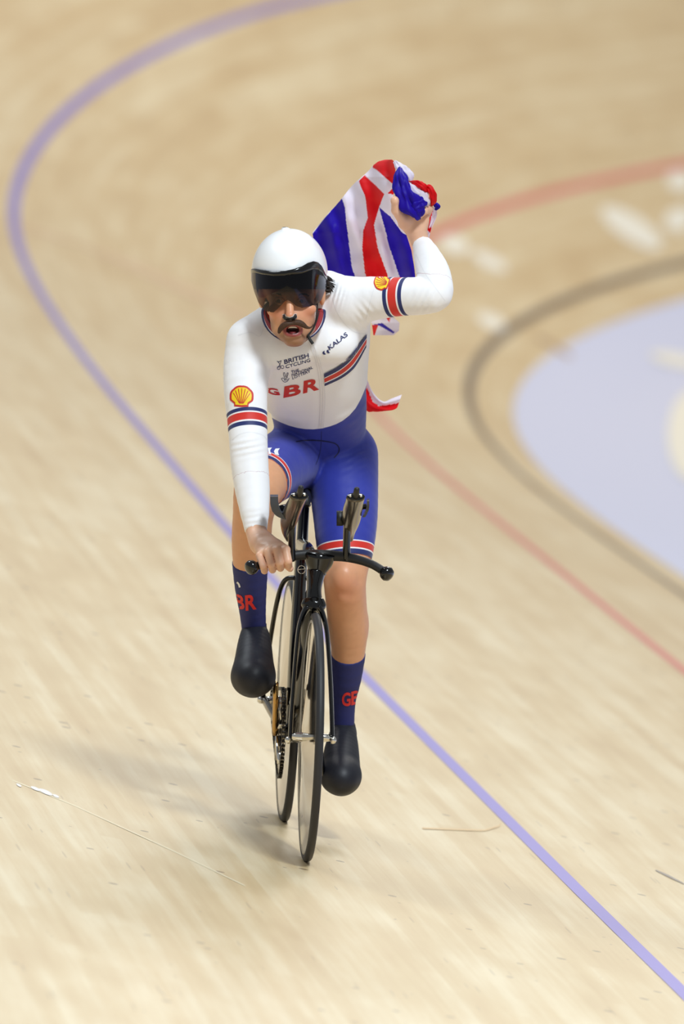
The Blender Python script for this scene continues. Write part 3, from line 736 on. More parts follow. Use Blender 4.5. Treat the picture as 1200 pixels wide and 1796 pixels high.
def head(f):
    f.ell(pt(510, 487, .405), (.079, .098, .100), .02)
    f.ell(pt(512, 545, .350), (.062, .060, .075), .02)                     # mid face
    f.ell(pt(513, 560, .335), (.053, .055, .055), .015)
    f.cone(pt(492, 575, .345), pt(510, 594, .315), .024, .020, .012); f.cone(pt(538, 573, .345), pt(522, 594, .315), .024, .020, .012)
    f.ell(pt(516, 595, .305), (.024, .020, .016), .012)                     # chin
    f.chain([(512, 565, .40, 36), (518, 580, .48, 40)], .02)                # neck
    f.ell(pt(482, 545, .312), (.021, .018, .017), .012); f.ell(pt(541, 542, .312), (.021, .018, .017), .012)  # cheek bones
    f.ell(pt(508, 517, .300), (.052, .016, .010), .008)                     # brow
    for x in (490, 530): f.ell(pt(x, 527, .286), (.017, .012, .012), .006, sub=True)   # eye sockets
    f.cone(pt(508, 522, .290), pt(509, 551, .268), .0085, .0115, .006)      # nose
    f.ell(pt(509, 554, .2645), (.0115, .0115, .0095), .005)
    for s_ in (-1, 1): f.ell(pt(509 + s_ * 7, 556.5, .274), (.0085, .011, .0072), .004)
    f.ell(pt(513, 571, .285), (.028, .018, .014), .008)                     # muzzle above and below the mouth
    f.ell(pt(514, 588, .289), (.024, .014, .008), .006)
    f.ell(pt(513.5, 578.5, .268), (.0205, .028, .0105), .004, sub=True)     # open mouth
    # lips
    n = 9
    for rx, ry, top in ((21, 1, 0),):
        P = [(513.5 + 14 * math.cos(t), 579 - 7.5 * math.sin(t) + (1.6 * math.cos(t * 2)), .279 + .008 * abs(math.cos(t))) for t in np.linspace(0, math.pi, n)]
        for a, b in zip(P[:-1], P[1:]): f.cone(pt(*a), pt(*b), .0032, .0032, .003)
        P = [(513.5 + 14 * math.cos(t), 579 + 8.5 * math.sin(t), .279 + .007 * abs(math.cos(t))) for t in np.linspace(0, math.pi, n)]
        for a, b in zip(P[:-1], P[1:]): f.cone(pt(*a), pt(*b), .0045, .0045, .003)
    for x, y in ((459, 520), (565, 515)): f.ell(pt(x, y, .415), (.010, .020, .032), .006)   # ears

def get(f, it=2):
    V, Q = f.nets(); return relax(V, Q, it), Q
parts = []
f = Field((-.30, .15, .15), (.46, 1.05, 1.76), .0048)       # continuous figure under the clothes and bare legs
torso(f, -.006)
for L in (ARM_R, ARM_L): f.chain(L, .012, -.005)
for L in (LEG_L, LEG_R): f.chain(L, .014, -.0005)
# knee caps and calf muscles
f.ell(pt(604, 1014, .565), (.034, .030, .042), .012); f.ell(pt(449, 866, .352), (.036, .028, .040), .012)
f.ell(pt(601, 1042, .572), (.017, .015, .022), .010)
f.ell(pt(626, 1090, .705), (.030, .036, .060), .015); f.ell(pt(592, 1085, .715), (.028, .034, .060), .015)
f.cone(pt(606, 1055, .612), pt(604, 1150, .70), .014, .012, .012)
f.chain([(602, 1255, .825, 15), (601, 1300, .815, 15), (600, 1345, .74, 17)], .01); f.chain([(446, 1090, .605, 15), (446, 1130, .595, 15), (445, 1172, .52, 17)], .01)
f.chain([(522, 560, .50, 36), (516, 565, .44, 34), (514, 540, .40, 34)], .02)
# the same surface carries wrists
parts.append(get(f, 2)); del f
f = Field(pt(420, 1018, .02) - Vector((0, 0, 0)), pt(530, 915, .27), .0017); hands(f); parts.append(get(f, 1)); del f
f = Field(pt(675, 445, .40), pt(770, 325, .62), .0018); hand_left(f); parts.append(get(f, 1)); del f
f = Field(pt(448, 625, .20), pt(578, 400, .54), .0021); head(f); parts.append(get(f, 1)); del f
V = np.concatenate([p[0] for p in parts]); o_ = np.cumsum([0] + [len(p[0]) for p in parts]); Q = np.concatenate([p[1] + o_[i] for i, p in enumerate(parts)])
rider = empty('person', pt(549, 835, .80), 'cyclist in white and blue skinsuit on the bicycle, fist raised holding a flag', 'person')
body = np_mesh('body', V, Q, M_SKIN); adopt(body, rider)
px, py = to_px(V); Y_ = V[:, 1]
hm = np.zeros(len(V), bool); hm[o_[3]:] = True
g = lambda cx, cy, rx, ry: np.exp(-(((px - cx) / rx) ** 2 + ((py - cy) / ry) ** 2))
front = hm & (Y_ < .36)
fl = (g(484, 550, 16, 14) + g(543, 548, 16, 14) + .7 * g(509, 552, 12, 9)) * hm
fl += .75 * np.exp(-(((px - 604) / 30) ** 2 + ((py - 1035) / 30) ** 2)) * (~hm)
hr = np.zeros(len(V), bool); hr[o_[1]:o_[3]] = True
fl = np.where(hr, .05 + .25 * (py > 975) * (px < 600), fl)
attr(body, 'flush', np.clip(fl, 0, 1)); attr(body, 'pale', hr * 1.0)
jaw = np.clip((py - 574) / 14, 0, 1) * hm + np.clip(1 - np.abs(px - 513) / 60, 0, 1) * 0
jaw = np.maximum(jaw, np.clip((np.abs(px - 513) - 28) / 10, 0, 1) * np.clip((py - 555) / 12, 0, 1) * hm)
attr(body, 'stubble', np.clip(jaw, 0, 1))
rr_ = np.sqrt(((px - 513.5) / 15.5) ** 2 + ((py - 579.5) / 9.8) ** 2)
attr(body, 'lip', (front & (rr_ < 1.2)).astype(float) * np.clip((1.25 - rr_) / .12, 0, 1) * (py > 569))
attr(body, 'mouth', front * np.clip((.80 - rr_) / .1, 0, 1) * np.clip((Y_ - .272) / .006, 0, 1))

# --- skinsuit
M_SUIT = bpy.data.materials.new('suit_fabric'); M_SUIT.use_nodes = True
def suit_nodes():
    nt = M_SUIT.node_tree; L = nt.links; N = nt.nodes; b = N['Principled BSDF']; b.inputs['Roughness'].default_value = .55; b.inputs['Sheen Weight'].default_value = .15
    b.inputs['Specular IOR Level'].default_value = .35
    def A(nm):
        a = N.new('ShaderNodeAttribute'); a.attribute_name = nm; return a.outputs['Fac']
    def M(op, a, c):
        n = N.new('ShaderNodeMath'); n.operation = op
        for i, v in enumerate((a, c)):
            if isinstance(v, (int, float)): n.inputs[i].default_value = v
            else: L.new(v, n.inputs[i])
        return n.outputs[0]
    def mix(f, a, c):
        m = N.new('ShaderNodeMix'); m.data_type = 'RGBA'; L.new(f, m.inputs[0])
        for i, v in ((6, a), (7, c)):
            if isinstance(v, tuple): m.inputs[i].default_value = (*lin(v), 1)
            else: L.new(v, m.inputs[i])
        return m.outputs[2]
    def step(x, t, wd=.4):
        n = N.new('ShaderNodeMapRange'); L.new(x, n.inputs[0]); n.inputs[1].default_value = t - wd; n.inputs[2].default_value = t + wd; return n.outputs[0]
    white, blue, navy, red = (247, 246, 249), (44, 56, 158), (36, 46, 104), (214, 48, 38)
    c = mix(step(A('waist'), 0, .5), white, blue)
    for nm, seq in (('band_right', [(-17.5, navy), (-11, white), (-8.5, red), (5, white), (8, navy), (16, None)]), ('band_left', [(-17.5, navy), (-10.5, white), (-8, red), (7, white), (10, navy), (17.5, None)]),
                    ('hem', [(-27, white), (-25, red), (-13, white), (-10.5, navy), (-1.2, (196, 110, 70))])):
        a = A(nm); base = c
        for t, col in seq:
            c = mix(step(a, t), c, base if col is None else col)
    L.new(c, b.inputs['Base Color'])
    tc = N.new('ShaderNodeTexCoord'); n = N.new('ShaderNodeTexNoise'); n.inputs['Scale'].default_value = 16; n.inputs['Detail'].default_value = 3; L.new(tc.outputs['Object'], n.inputs['Vector'])
    w1 = N.new('ShaderNodeTexWave'); w1.inputs['Scale'].default_value = 9; w1.inputs['Distortion'].default_value = 3.5; w1.inputs['Detail'].default_value = 2; L.new(tc.outputs['Object'], w1.inputs['Vector'])
    s_ = M('ADD', n.outputs['Fac'], M('MULTIPLY', w1.outputs['Fac'], .12))
    bp = N.new('ShaderNodeBump'); bp.inputs['Strength'].default_value = .35; bp.inputs['Distance'].default_value = .006; L.new(s_, bp.inputs['Height']); L.new(bp.outputs[0], b.inputs['Normal'])
suit_nodes()
f = Field((-.30, .15, .55), (.46, 1.07, 1.76), .0042)
torso(f, .0)
cR_ = pt(449.5, 932, .22); aR_ = cR_ - pt(446, 890, .26); cL_ = pt(740, 427, .525); aL_ = cL_ - pt(749, 450, .485)
f.chain(ARM_R[:-1], .012, 0); f.chain(ARM_R[-2:], .004, 0, cuts=[(cR_, aR_)])
f.chain(ARM_L[:-1], .012, 0); f.chain(ARM_L[-2:], .004, 0, cuts=[(cL_, aL_)])
hL_ = pt(606, 984, .64); hLa = Vector((.04, -.34, -.94)); hR_ = pt(453.5, 850, .452); hRa = (hR_ - pt(500, 812, .74))
hLa.normalize(); hRa.normalize()
f.chain(LEG_L, .014, .0025, cuts=[(hL_, hLa)], last=7); f.chain(LEG_R, .014, .0025, cuts=[(hR_, hRa)], last=4)
V, Q = get(f, 2); del f
def wrinkle(V):
    x, y = to_px(V); Y = V[:, 1]; d = np.zeros(len(V))
    G = lambda cx, cy, rx, ry, a=0.: np.exp(-((((x - cx) * np.cos(a) + (y - cy) * np.sin(a)) / rx) ** 2 + ((-(x - cx) * np.sin(a) + (y - cy) * np.cos(a)) / ry) ** 2))
    d += .0022 * G(590, 512, 14, 22, -.3) * np.sin((x * .95 + y * .28) * .85)
    d += .0016 * G(632, 800, 24, 30) * np.sin((x * .35 + y * .9) * .55)
    d += .0018 * G(545, 800, 26, 22) * np.sin((x * .8 - y * .55) * .5)
    d += .0018 * G(745, 530, 22, 22) * np.sin((x * .9 + y * .5) * .6)
    d += .0018 * G(438, 785, 34, 16) * np.sin((y * .95 + x * .2) * .6)
    d += .0016 * G(640, 560, 16, 26) * np.sin((x * .7 - y * .6) * .6)
    d += .0016 * G(610, 735, 40, 22, -.6) * np.sin((x * .45 + y * .8) * .42)
    d += .0013 * G(500, 735, 26, 22, .5) * np.sin((x * .4 - y * .9) * .45)
    d += .0014 * G(452, 915, 22, 16) * np.sin(y * .6 + x * .1)
    V = V.copy(); V[:, 1] -= d * (Y < .95); return V
V = wrinkle(V)
suit = np_mesh('skinsuit', V, Q, M_SUIT); adopt(suit, rider)
px, py = to_px(V)
wl = np.interp(px, [440, 455, 469, 480, 493, 507, 522, 536, 550, 565, 578, 590, 601, 613, 624, 633, 641, 650, 660], [708, 718, 727, 734.5, 741, 746.5, 750.5, 752.6, 753, 751.3, 748, 743.8, 738, 728.6, 716, 700, 681, 656, 630])
notarm = 1.0 * ~((px < 471) & (V[:, 1] < .47) & (py > 560) & (py < 940))
d_r = np.linalg.norm(V - np.array(pt(436, 790, .345)), axis=1)
in_armR = (px < 476) & (V[:, 1] < .47) & (py > 560)
# nearest-limb test so that the white sleeve never turns blue
def seg_d(V, P, o=0):
    D = np.full(len(V), 9.)
    for a, b in zip(P[:-1], P[1:]):
        A = np.array(pt(*a[:3])); B_ = np.array(pt(*b[:3])); t = np.clip((V - A) @ (B_ - A) / ((B_ - A) @ (B_ - A)), 0, 1)
        D = np.minimum(D, np.linalg.norm(V - A - t[:, None] * (B_ - A), axis=1) - (a[3] + (b[3] - a[3]) * t) * .00154)
    return D
dA = np.minimum(seg_d(V, ARM_R[2:]), seg_d(V, ARM_L[1:])); dT = np.minimum(np.minimum(seg_d(V, LEG_R[:4]), seg_d(V, LEG_L[:5])), seg_d(V, SPINE) + .01)
arm = dA < dT
attr(suit, 'waist', np.where(arm, -50, py - wl))
c = np.array(pt(434, 744, .38)); ax = np.array(pt(436, 790, .345)) - np.array(pt(431, 700, .41)); ax /= np.linalg.norm(ax)
attr(suit, 'band_right', np.where(seg_d(V, ARM_R[1:6]) < .012, (V - c) @ ax / .001535, -99) * 1.0 + np.where(seg_d(V, ARM_R[1:6]) < .012, 0, 0))
c = np.array(pt(702, 520.5, .42)); ax = np.array(pt(740, 519, .392)) - np.array(pt(665, 522, .447)); ax /= np.linalg.norm(ax)
attr(suit, 'band_left', np.where(seg_d(V, ARM_L[1:5]) < .012, (V - c) @ ax / .001535, -99))
tL = (V - np.array(hL_)) @ np.array(hLa) / .00154; tR = (V - np.array(hR_)) @ np.array(hRa) / .00154
sL, sR = seg_d(V, LEG_L[1:6]), seg_d(V, LEG_R[1:4])
attr(suit, 'hem', np.where(sL < sR, np.where((tL > -60) & (sL < .02), tL, -99), np.where((tR > -60) & (sR < .02) & ~arm, tR, -99)))

# --- socks and overshoes
M_SOCK = mat('sock_fabric', (30, 38, 104), .7, bump=(150, .05, .1)); M_SHOE = mat('overshoe_fabric', (25, 26, 35), .5, spec=.4, bump=(25, .06, .35))
def limb(name, chains, m, h=.003, cuts=(), lo=None, hi=None, ells=(), flat=None, it=2):
    pts = [p for c in chains for p in c]; W = [pt(*p[:3]) for p in pts]; r = max(p[3] for p in pts) * .00165 + .02
    lo = [min(q[i] for q in W) - r for i in range(3)]; hi = [max(q[i] for q in W) + r for i in range(3)]
    f = Field(lo, hi, h)
    for c in chains: f.chain(c, .026 if name == 'overshoe' else .010, .0, flat=flat, cuts=cuts)
    for e in ells: f.ell(pt(*e[0]), e[1], .01)
    V, Q = get(f, it); o = np_mesh(name, V, Q, m); adopt(o, rider); return o
def cut_between(a, b, y_at):
    return None
kL = pt(609, 1146, .73); kLa = kL - pt(606, 1190, .765) + Vector((0, -.012, 0)); 
sockL = limb('sock', [[(611, 1125, .713, 33), (611, 1140, .725, 31.5), (607, 1190, .765, 27), (603, 1230, .795, 21), (602, 1275, .825, 19.5)]], M_SOCK, cuts=[(kL, kLa)], it=1)
kR = pt(438, 985, .485); kRa = kR - pt(442, 1040, .535)
sockR = limb('sock', [[(440, 970, .47, 33.5), (439, 985, .485, 32), (440, 1030, .525, 28), (443, 1070, .565, 23.5), (446, 1108, .605, 21)]], M_SOCK, cuts=[(kR, kRa)], it=1)
aL = pt(601, 1268, .82)
shoeL = limb('overshoe', [[(602, 1255, .82, 21), (602, 1275, .825, 20.5), (601, 1297, .80, 26), (599, 1320, .765, 31), (598, 1340, .725, 32.5), (598, 1355, .69, 31)], [(588, 1362, .68, 24.5), (598, 1363, .67, 25.5), (607, 1362, .68, 24)], [(603, 1290, .85, 22), (602, 1318, .85, 21), (600, 1352, .76, 27), (599, 1366, .68, 27), (600, 1368, .65, 25)]], M_SHOE, cuts=[(aL, (0, .1, 1))])
aR = pt(446, 1093, .60)
shoeR = limb('overshoe', [[(446, 1085, .60, 22.5), (446, 1105, .60, 22), (447, 1122, .575, 28), (446, 1145, .53, 32), (445.5, 1165, .49, 34), (445, 1180, .465, 32)], [(435, 1189, .46, 25), (445, 1190, .45, 26), (455, 1188, .46, 25)], [(447, 1118, .64, 23), (447, 1150, .64, 22), (444, 1178, .54, 30), (443, 1188, .46, 33), (444, 1190, .425, 30)]], M_SHOE, cuts=[(aR, (0, .1, 1))])
for o, c, n_ in ((shoeL, (602, 1270, .825), 20.8), (shoeR, (446, 1095, .605), 22)):
    pass

# --- helmet
M_SHELL = mat('helmet_white', (249, 249, 250), .28, coat=.4, bump=(4, .01, 0))
helm = empty('helmet', pt(508, 470, .43), '', ''); del helm['label']; del helm['category']; adopt(helm, rider)
HX = 508; helm['label'] = 'white aero helmet with smoked visor'
def vis_top(x): return np.interp(x, [440, 446, 460, 480, 500, 515, 530, 540, 550, 558, 565, 571, 576], [474, 473, 476, 478, 477, 474, 469, 463, 460, 462, 469, 482, 490])
f = Field(pt(432, 560, .22), pt(584, 390, .66), .0026)
f.ell(pt(508, 478, .44), (.1035, .165, .119), .01)
f.ell(pt(508, 470, .56), (.085, .12, .100), .03)
f.ell(pt(500, 400.5, .44), (.009, .016, .0075), .006)
f.ell(pt(508, 484, .43), (.094, .150, .112), .003, sub=True)
g0 = [np.arange(f.n[i]) * f.h + f.lo[i] for i in range(3)]; G = np.stack(np.meshgrid(*g0, indexing='ij'), -1); gx, gy = to_px(G)
cutd = (gy - vis_top(gx)) * .0015; cutd = np.where(G[..., 1] > .425, np.minimum((gy - 530) * .0015, (.425 - G[..., 1]) + cutd * 0 + .0), cutd)
cutd = np.where(G[..., 1] > .425, np.maximum((gy - 530) * .0015, np.minimum(cutd, (gy - 530) * .0015)), cutd)
f.F = np.maximum(f.F, cutd.astype(np.float32))
V, Q = get(f, 1); del f, G, gx, gy, cutd
o = np_mesh('shell', V, Q, M_SHELL); adopt(o, helm)
# visor: smoked lens wrapped round the front of the shell
M_VIS = bpy.data.materials.new('smoked_lens'); M_VIS.use_nodes = True; nt = M_VIS.node_tree; nt.nodes.remove(nt.nodes['Principled BSDF'])
tr = nt.nodes.new('ShaderNodeBsdfTransparent'); gl = nt.nodes.new('ShaderNodeBsdfGlossy'); gl.inputs['Roughness'].default_value = .06; gl.inputs[0].default_value = (.9, .9, 1, 1)
a_ = nt.nodes.new('ShaderNodeAttribute'); a_.attribute_name = 'tint'; rp = nt.nodes.new('ShaderNodeValToRGB')
rp.color_ramp.elements[0].color = (.31, .25, .22, 1); rp.color_ramp.elements[1].color = (.004, .004, .009, 1); rp.color_ramp.elements[0].position = .05; rp.color_ramp.elements[1].position = .9
nt.links.new(a_.outputs['Fac'], rp.inputs[0]); nt.links.new(rp.outputs[0], tr.inputs[0])
fr = nt.nodes.new('ShaderNodeFresnel'); fr.inputs[0].default_value = 1.4; ms = nt.nodes.new('ShaderNodeMixShader'); nt.links.new(fr.outputs[0], ms.inputs[0])
nt.links.new(tr.outputs[0], ms.inputs[1]); nt.links.new(gl.outputs[0], ms.inputs[2]); nt.links.new(ms.outputs[0], nt.nodes['Material Output'].inputs[0])
def vis_bot(x): return np.interp(x, [440, 446, 453, 462, 470, 480, 487, 493, 499, 505, 513, 520, 530, 545, 556, 564, 572, 576], [490, 512, 530, 542, 547, 548, 542, 536, 529, 526, 531, 537, 540, 537, 535, 526, 506, 495])
NV, NU = 30, 90; Vv = []; tint = []
for th_ in np.linspace(-88, 88, NU):
    x = 508 + 67.6 * math.sin(math.radians(th_)); t0, b0 = vis_top(x) - 2, vis_bot(x)
    for v in np.linspace(0, 1, NV):
        y = t0 + (b0 - t0) * v; rv = 1 - .10 * max(0, (y - 500) / 50) ** 2
        Vv.append((x, y, .43 - .168 * math.cos(math.radians(th_)) * rv)); tint.append(np.clip((512 - y) / 30, 0, 1) * .75 + .28 + .0 * v)
F = [(i * NV + j, i * NV + j + 1, (i + 1) * NV + j + 1, (i + 1) * NV + j) for i in range(NU - 1) for j in range(NV - 1)]
vis = mesh('visor', [pt(*q) for q in Vv], F, M_VIS); attr(vis, 'tint', tint); adopt(vis, helm); vis['label'] = 'smoked wraparound visor'
# black brow frame of the visor, glossy
NV2 = 5; Vb = []
for th_ in np.linspace(-86, 86, NU):
    x = 508 + 68.2 * math.sin(math.radians(th_)); t0 = vis_top(x) - 1.5; h_ = float(np.interp(x, [440, 470, 515, 540, 560, 576], [6, 7, 9, 14, 12, 6]))
    for v in np.linspace(0, 1, NV2): Vb.append((x, t0 + h_ * v, .43 - (.171 - .004 * abs(v - .5)) * math.cos(math.radians(th_))))
F = [(i * NV2 + j, i * NV2 + j + 1, (i + 1) * NV2 + j + 1, (i + 1) * NV2 + j) for i in range(NU - 1) for j in range(NV2 - 1)]
o = mesh('visor_frame', [pt(*q) for q in Vb], F, M_CARB); adopt(o, helm); so = o.modifiers.new('t', 'SOLIDIFY'); so.thickness = .0015
# inner brow pad
Vb = []
for th_ in np.linspace(-84, 84, 50):
    x = 508 + 63 * math.sin(math.radians(th_))
    for y in (470, 485, 498, 507): Vb.append((x, max(y, vis_top(x) + 2), .43 - .145 * math.cos(math.radians(th_))))
F = [(i * 4 + j, i * 4 + j + 1, (i + 1) * 4 + j + 1, (i + 1) * 4 + j) for i in range(49) for j in range(3)]
o = mesh('brow_pad', [pt(*q) for q in Vb], F, mat('pad_black', (22, 22, 26), .8)); adopt(o, helm)
M_STRAP = mat('strap_black', (22, 22, 24), .7)
def ribbon(name, P, wd, th, m, parent, sub=5, up=X):
    S_ = spline(P, sub); V, F = tube_geo([pt(*q[:3]) for q in S_], [(wd, th)] * len(S_), 8, up=up); o = mesh(name, V, F, m); adopt(o, parent); return o
ribbon('strap', [(557, 532, .33), (556, 552, .318), (553, 567, .318), (547, 580, .315), (540, 588, .312)], .0022, .001, M_STRAP, helm)
ribbon('strap', [(560, 545, .35), (556, 562, .335), (549, 578, .325), (541, 589, .315)], .0014, .001, M_STRAP, helm)
ribbon('strap', [(541, 588, .312), (530, 600, .318), (515, 604, .335), (495, 590, .35), (470, 560, .36), (466, 545, .37)], .002, .001, M_STRAP, helm)
ribbon('strap_tail', [(540, 588, .310), (544, 596, .306), (549, 603, .304)], .0042, .0018, M_STRAP, helm)
# hair escaping behind the helmet
M_HAIR = mat('hair_dark', (38, 26, 22), .5, bump=(120, .2, .2)); gs = []
for i in range(26):
    a = RNG.rand(); b = RNG.rand(); x0, y0 = 570 + 3 * a, 482 + 30 * b
    gs.append(tube_geo([pt(x0 - 4, y0 - 2, .40 + .05 * a), pt(x0 + 4 + 5 * b, y0 - 2 + 4 * a, .40 + .05 * a), pt(x0 + 9 + 8 * a * (1 - abs(b - .45)), y0 + 2 + 5 * (b - .4) + 4 * a, .42)], [.0035, .003, .0006], 5))
o = mesh('hair', *merge(*gs), M_HAIR, kind='stuff'); adopt(o, rider)
# face details
M_STACHE = mat('moustache_brown', (72, 46, 28), .65, bump=(220, .3, .5))
f = Field(pt(480, 600, .24), pt(556, 550, .31), .0011)
for P in ([(512, 567, .2665, 3), (504, 568, .2665, 4.4), (497, 571.5, .2715, 5), (492, 577, .277, 4.2), (489.5, 583, .281, 2.4)], [(514, 567, .2665, 3.2), (522, 565.5, .2675, 5), (530, 568.5, .272, 4.8), (537, 573.5, .278, 3), (543.5, 575, .282, 1.5), (548.5, 571.5, .283, 1.1), (549, 569, .284, .8)]):
    f.chain(P, .003)
V, Q = get(f, 0); V += (RNG.rand(*V.shape) - .5) * .0006
o = np_mesh('moustache', V, Q, M_STACHE); adopt(o, rider)
BB = bvh_of(body)
M_NSTRIP = mat('nose_strip_black', (18, 22, 28), .4)
press(BB, 'nasal_strip', [(495.8, 551.2), (500.3, 550.7), (503, 554.7), (509, 555.9), (513.4, 554.2), (515.6, 550.4), (520.3, 550.2), (520.8, 557), (516.4, 561.4), (508, 563), (500, 562), (496.2, 558)], [tuple(range(12))], mat('nose_strip_edge', (232, 220, 212), .5), body, lift=.0008, maxlen=2)
press(BB, 'nasal_strip', [(496.6, 552), (500, 551.5), (502, 555.5), (509, 556.8), (514, 555), (516, 551.3), (519.5, 551), (520, 556.5), (516, 560.5), (508, 562), (500.5, 561), (497, 557.5)], [tuple(range(12))], M_NSTRIP, body, lift=.002, maxlen=2)
M_EYE = mat('eye_white', (225, 215, 205), .2); M_IRIS = mat('iris_brown', (50, 34, 24), .15); M_TOOTH = mat('teeth', (226, 214, 196), .3); M_TONGUE = mat('tongue', (150, 62, 66), .4)
def ball(name, c, r, m, parent, sq=(1, 1, 1)):
    V = []; n, k = 14, 9
    for i in range(k + 1):
        for j in range(n):
            a = math.pi * i / k; b = 2 * math.pi * j / n; V.append(c + Vector((r * sq[0] * math.sin(a) * math.cos(b), -r * sq[1] * math.cos(a), r * sq[2] * math.sin(a) * math.sin(b))))
    F = [(i * n + j, i * n + (j + 1) % n, (i + 1) * n + (j + 1) % n, (i + 1) * n + j) for i in range(k) for j in range(n)]
    o = mesh(name, V, F, m); adopt(o, parent); return o
for x in (490, 530):
    e = ball('eye', pt(x, 527.5, .3035), .0125, M_EYE, rider); ir = ball('iris', pt(x - 1, 528, .2935), .0055, M_IRIS, e, (1, .6, 1))
    for yy, dz in ((522.8, 1), (532.2, -1)):
        P = [(x - 8, 527.5, .299), (x - 4, yy + dz * 1.2, .2925), (x, yy, .2905), (x + 4, yy + dz * 1.2, .2925), (x + 8, 527.5, .299)]
        S_ = spline(P, 4); V, F = tube_geo([pt(*q[:3]) for q in S_], .0024, 8); o = mesh('eyelid', V, F, M_SKIN); adopt(o, e)
    s_ = -1 if x < 509 else 1
    P = [(x - s_ * 11, 519.5, .290), (x - s_ * 3, 516.5, .2875), (x + s_ * 6, 516, .292), (x + s_ * 12, 519, .30)]
    S_ = spline(P, 4); V, F = tube_geo([pt(*q[:3]) for q in S_], [(.0014 + .0018 * math.sin(math.pi * i / (len(S_) - 1) * .9 + .2), .0015) for i in range(len(S_))], 8, up=(0, 0, 1)); o = mesh('eyebrow', V, F, M_STACHE); adopt(o, rider)
V, F = tube_geo([pt(505, 574.5, .286), pt(510, 573.6, .281), pt(517, 573.4, .281), pt(523, 574.4, .286)], [(.0028, .002)] * 4, 8); o = mesh('teeth', V, F, M_TOOTH); adopt(o, rider)
ball('tongue', pt(514, 585, .289), .014, M_TONGUE, rider, (1, .8, .5))

# collar ring
for col, r0, nm in ((mat('collar_navy', (36, 40, 92), .6), 0, 'collar_trim'), (mat('collar_white', (226, 222, 226), .6), 2.3, 'collar_trim'), (mat('collar_red', (150, 40, 46), .6), 4.2, 'collar_trim')):
    P = []
    for t in np.linspace(0, 2 * math.pi, 41):
        cx, cy = 515, 548; x = cx + (51 - r0) * math.cos(t); y = cy + (46 - r0 * .9) * math.sin(t) * (1.06 if math.sin(t) > 0 else .6); P.append((x, y, .415 - .075 * math.sin(t) - .004 * (r0 > 3)))
    V, F = tube_geo([pt(*q) for q in P], [(.0026, .009)] * 41, 8, up=(0, 0, 1), cap=False); o = mesh(nm, V, F, col); adopt(o, suit)

# ------------------------------------------------------------------ prints on the clothes
SB = bvh_of(suit); KB_ = bvh_of(sockL, sockR)
M_PNAVY = mat('print_navy', (42, 48, 100), .55); M_PRED = mat('print_red', (206, 50, 40), .5); M_PWHITE = mat('print_white', (236, 236, 240), .55)
M_PYEL = mat('print_yellow', (250, 214, 24), .5); M_STITCH = mat('seam_grey', (228, 226, 230), .6); M_DSEAM = mat('seam_navy', (22, 26, 66), .6)
def letters(txt, bl, br, tl, m, host, bvh, name='lettering', bold=.0, spacing=1.0, lift=.0012, maxlen=5., lb=None):
    cu = bpy.data.curves.new('txt', 'FONT'); cu.body = txt; cu.size = 1; cu.offset = bold; cu.space_character = spacing; cu.resolution_u = 4
    o = bpy.data.objects.new('txt', cu); C.objects.link(o); dg = bpy.context.evaluated_depsgraph_get(); me = o.evaluated_get(dg).to_mesh()
    P = np.array([v.co[:2] for v in me.vertices]); F = [tuple(p.vertices) for p in me.polygons]
    o.evaluated_get(dg).to_mesh_clear(); bpy.data.objects.remove(o); bpy.data.curves.remove(cu)
    lo, hi = P.min(0), P.max(0); uv = (P - lo) / (hi - lo)
    bl, br, tl = map(np.array, (bl, br, tl)); W = bl + uv[:, :1] * (br - bl) + uv[:, 1:] * (tl - bl)
    k = {'label': lb} if lb else {}
    return press(bvh, name, W, F, m, host, lift=lift, maxlen=maxlen, one=len(txt) == 1, **k)
def line2(pts, wd, m, host, bvh, name, lift=.001, sub=5, maxlen=4):
    S_ = np.array(spline(pts, sub)); T = np.gradient(S_, axis=0); T /= np.linalg.norm(T, axis=1)[:, None]; Nn = np.stack([-T[:, 1], T[:, 0]], 1) * wd / 2
    P = np.concatenate([S_ + Nn, S_ - Nn]); n = len(S_); F = [(i, i + 1, n + i + 1, n + i) for i in range(n - 1)]
    return press(bvh, name, P, F, m, host, lift=lift, maxlen=maxlen)
def band(up_, lo_, fr, m, host, bvh, name, lift):
    U = np.array(spline(up_, 8)); L_ = np.array(spline(lo_, 8)); a = U + (L_ - U) * fr[0]; b = U + (L_ - U) * fr[1]; n = len(U)
    return press(bvh, name, np.concatenate([a, b]), [(i, i + 1, n + i + 1, n + i) for i in range(n - 1)], m, host, lift=lift, maxlen=1.8, one=False)
U_ = [(568, 655), (592, 642), (610, 627), (624, 609), (642, 585)]; L_ = [(569, 676), (597, 663), (616, 649), (628, 633), (641, 608)]
for fr, m_ in (((0, .31), M_PNAVY), ((.31, .37), M_PWHITE), ((.37, .70), M_PRED), ((.70, .78), M_PWHITE), ((.78, 1.), M_PNAVY)):
    band(U_, L_, fr, m_, suit, SB, 'chest_stripe', .0032)
letters('G', (471, 691), (492, 693.5), (466, 679), M_PRED, suit, SB, bold=.035, lb='red capital letter on the chest')
letters('B', (497, 697.5), (527, 692), (499, 677.5), M_PRED, suit, SB, bold=.035, lb='red capital letter on the chest')
letters('R', (531.5, 690), (560, 683), (533, 668), M_PRED, suit, SB, bold=.035, lb='red capital letter on the chest')
letters('BRITISH', (499, 638.6), (542, 626.8), (498, 631), M_PNAVY, suit, SB, bold=.02)
letters('CYCLING', (501.5, 646), (544.5, 634), (500.5, 640.2), M_PNAVY, suit, SB, bold=.01)
letters('THE', (511, 655.3), (525, 651), (510.3, 650.3), M_PNAVY, suit, SB, bold=.015)
letters('NATIONAL', (512, 660.3), (549, 646), (511.3, 655.5), M_PNAVY, suit, SB, bold=.015)
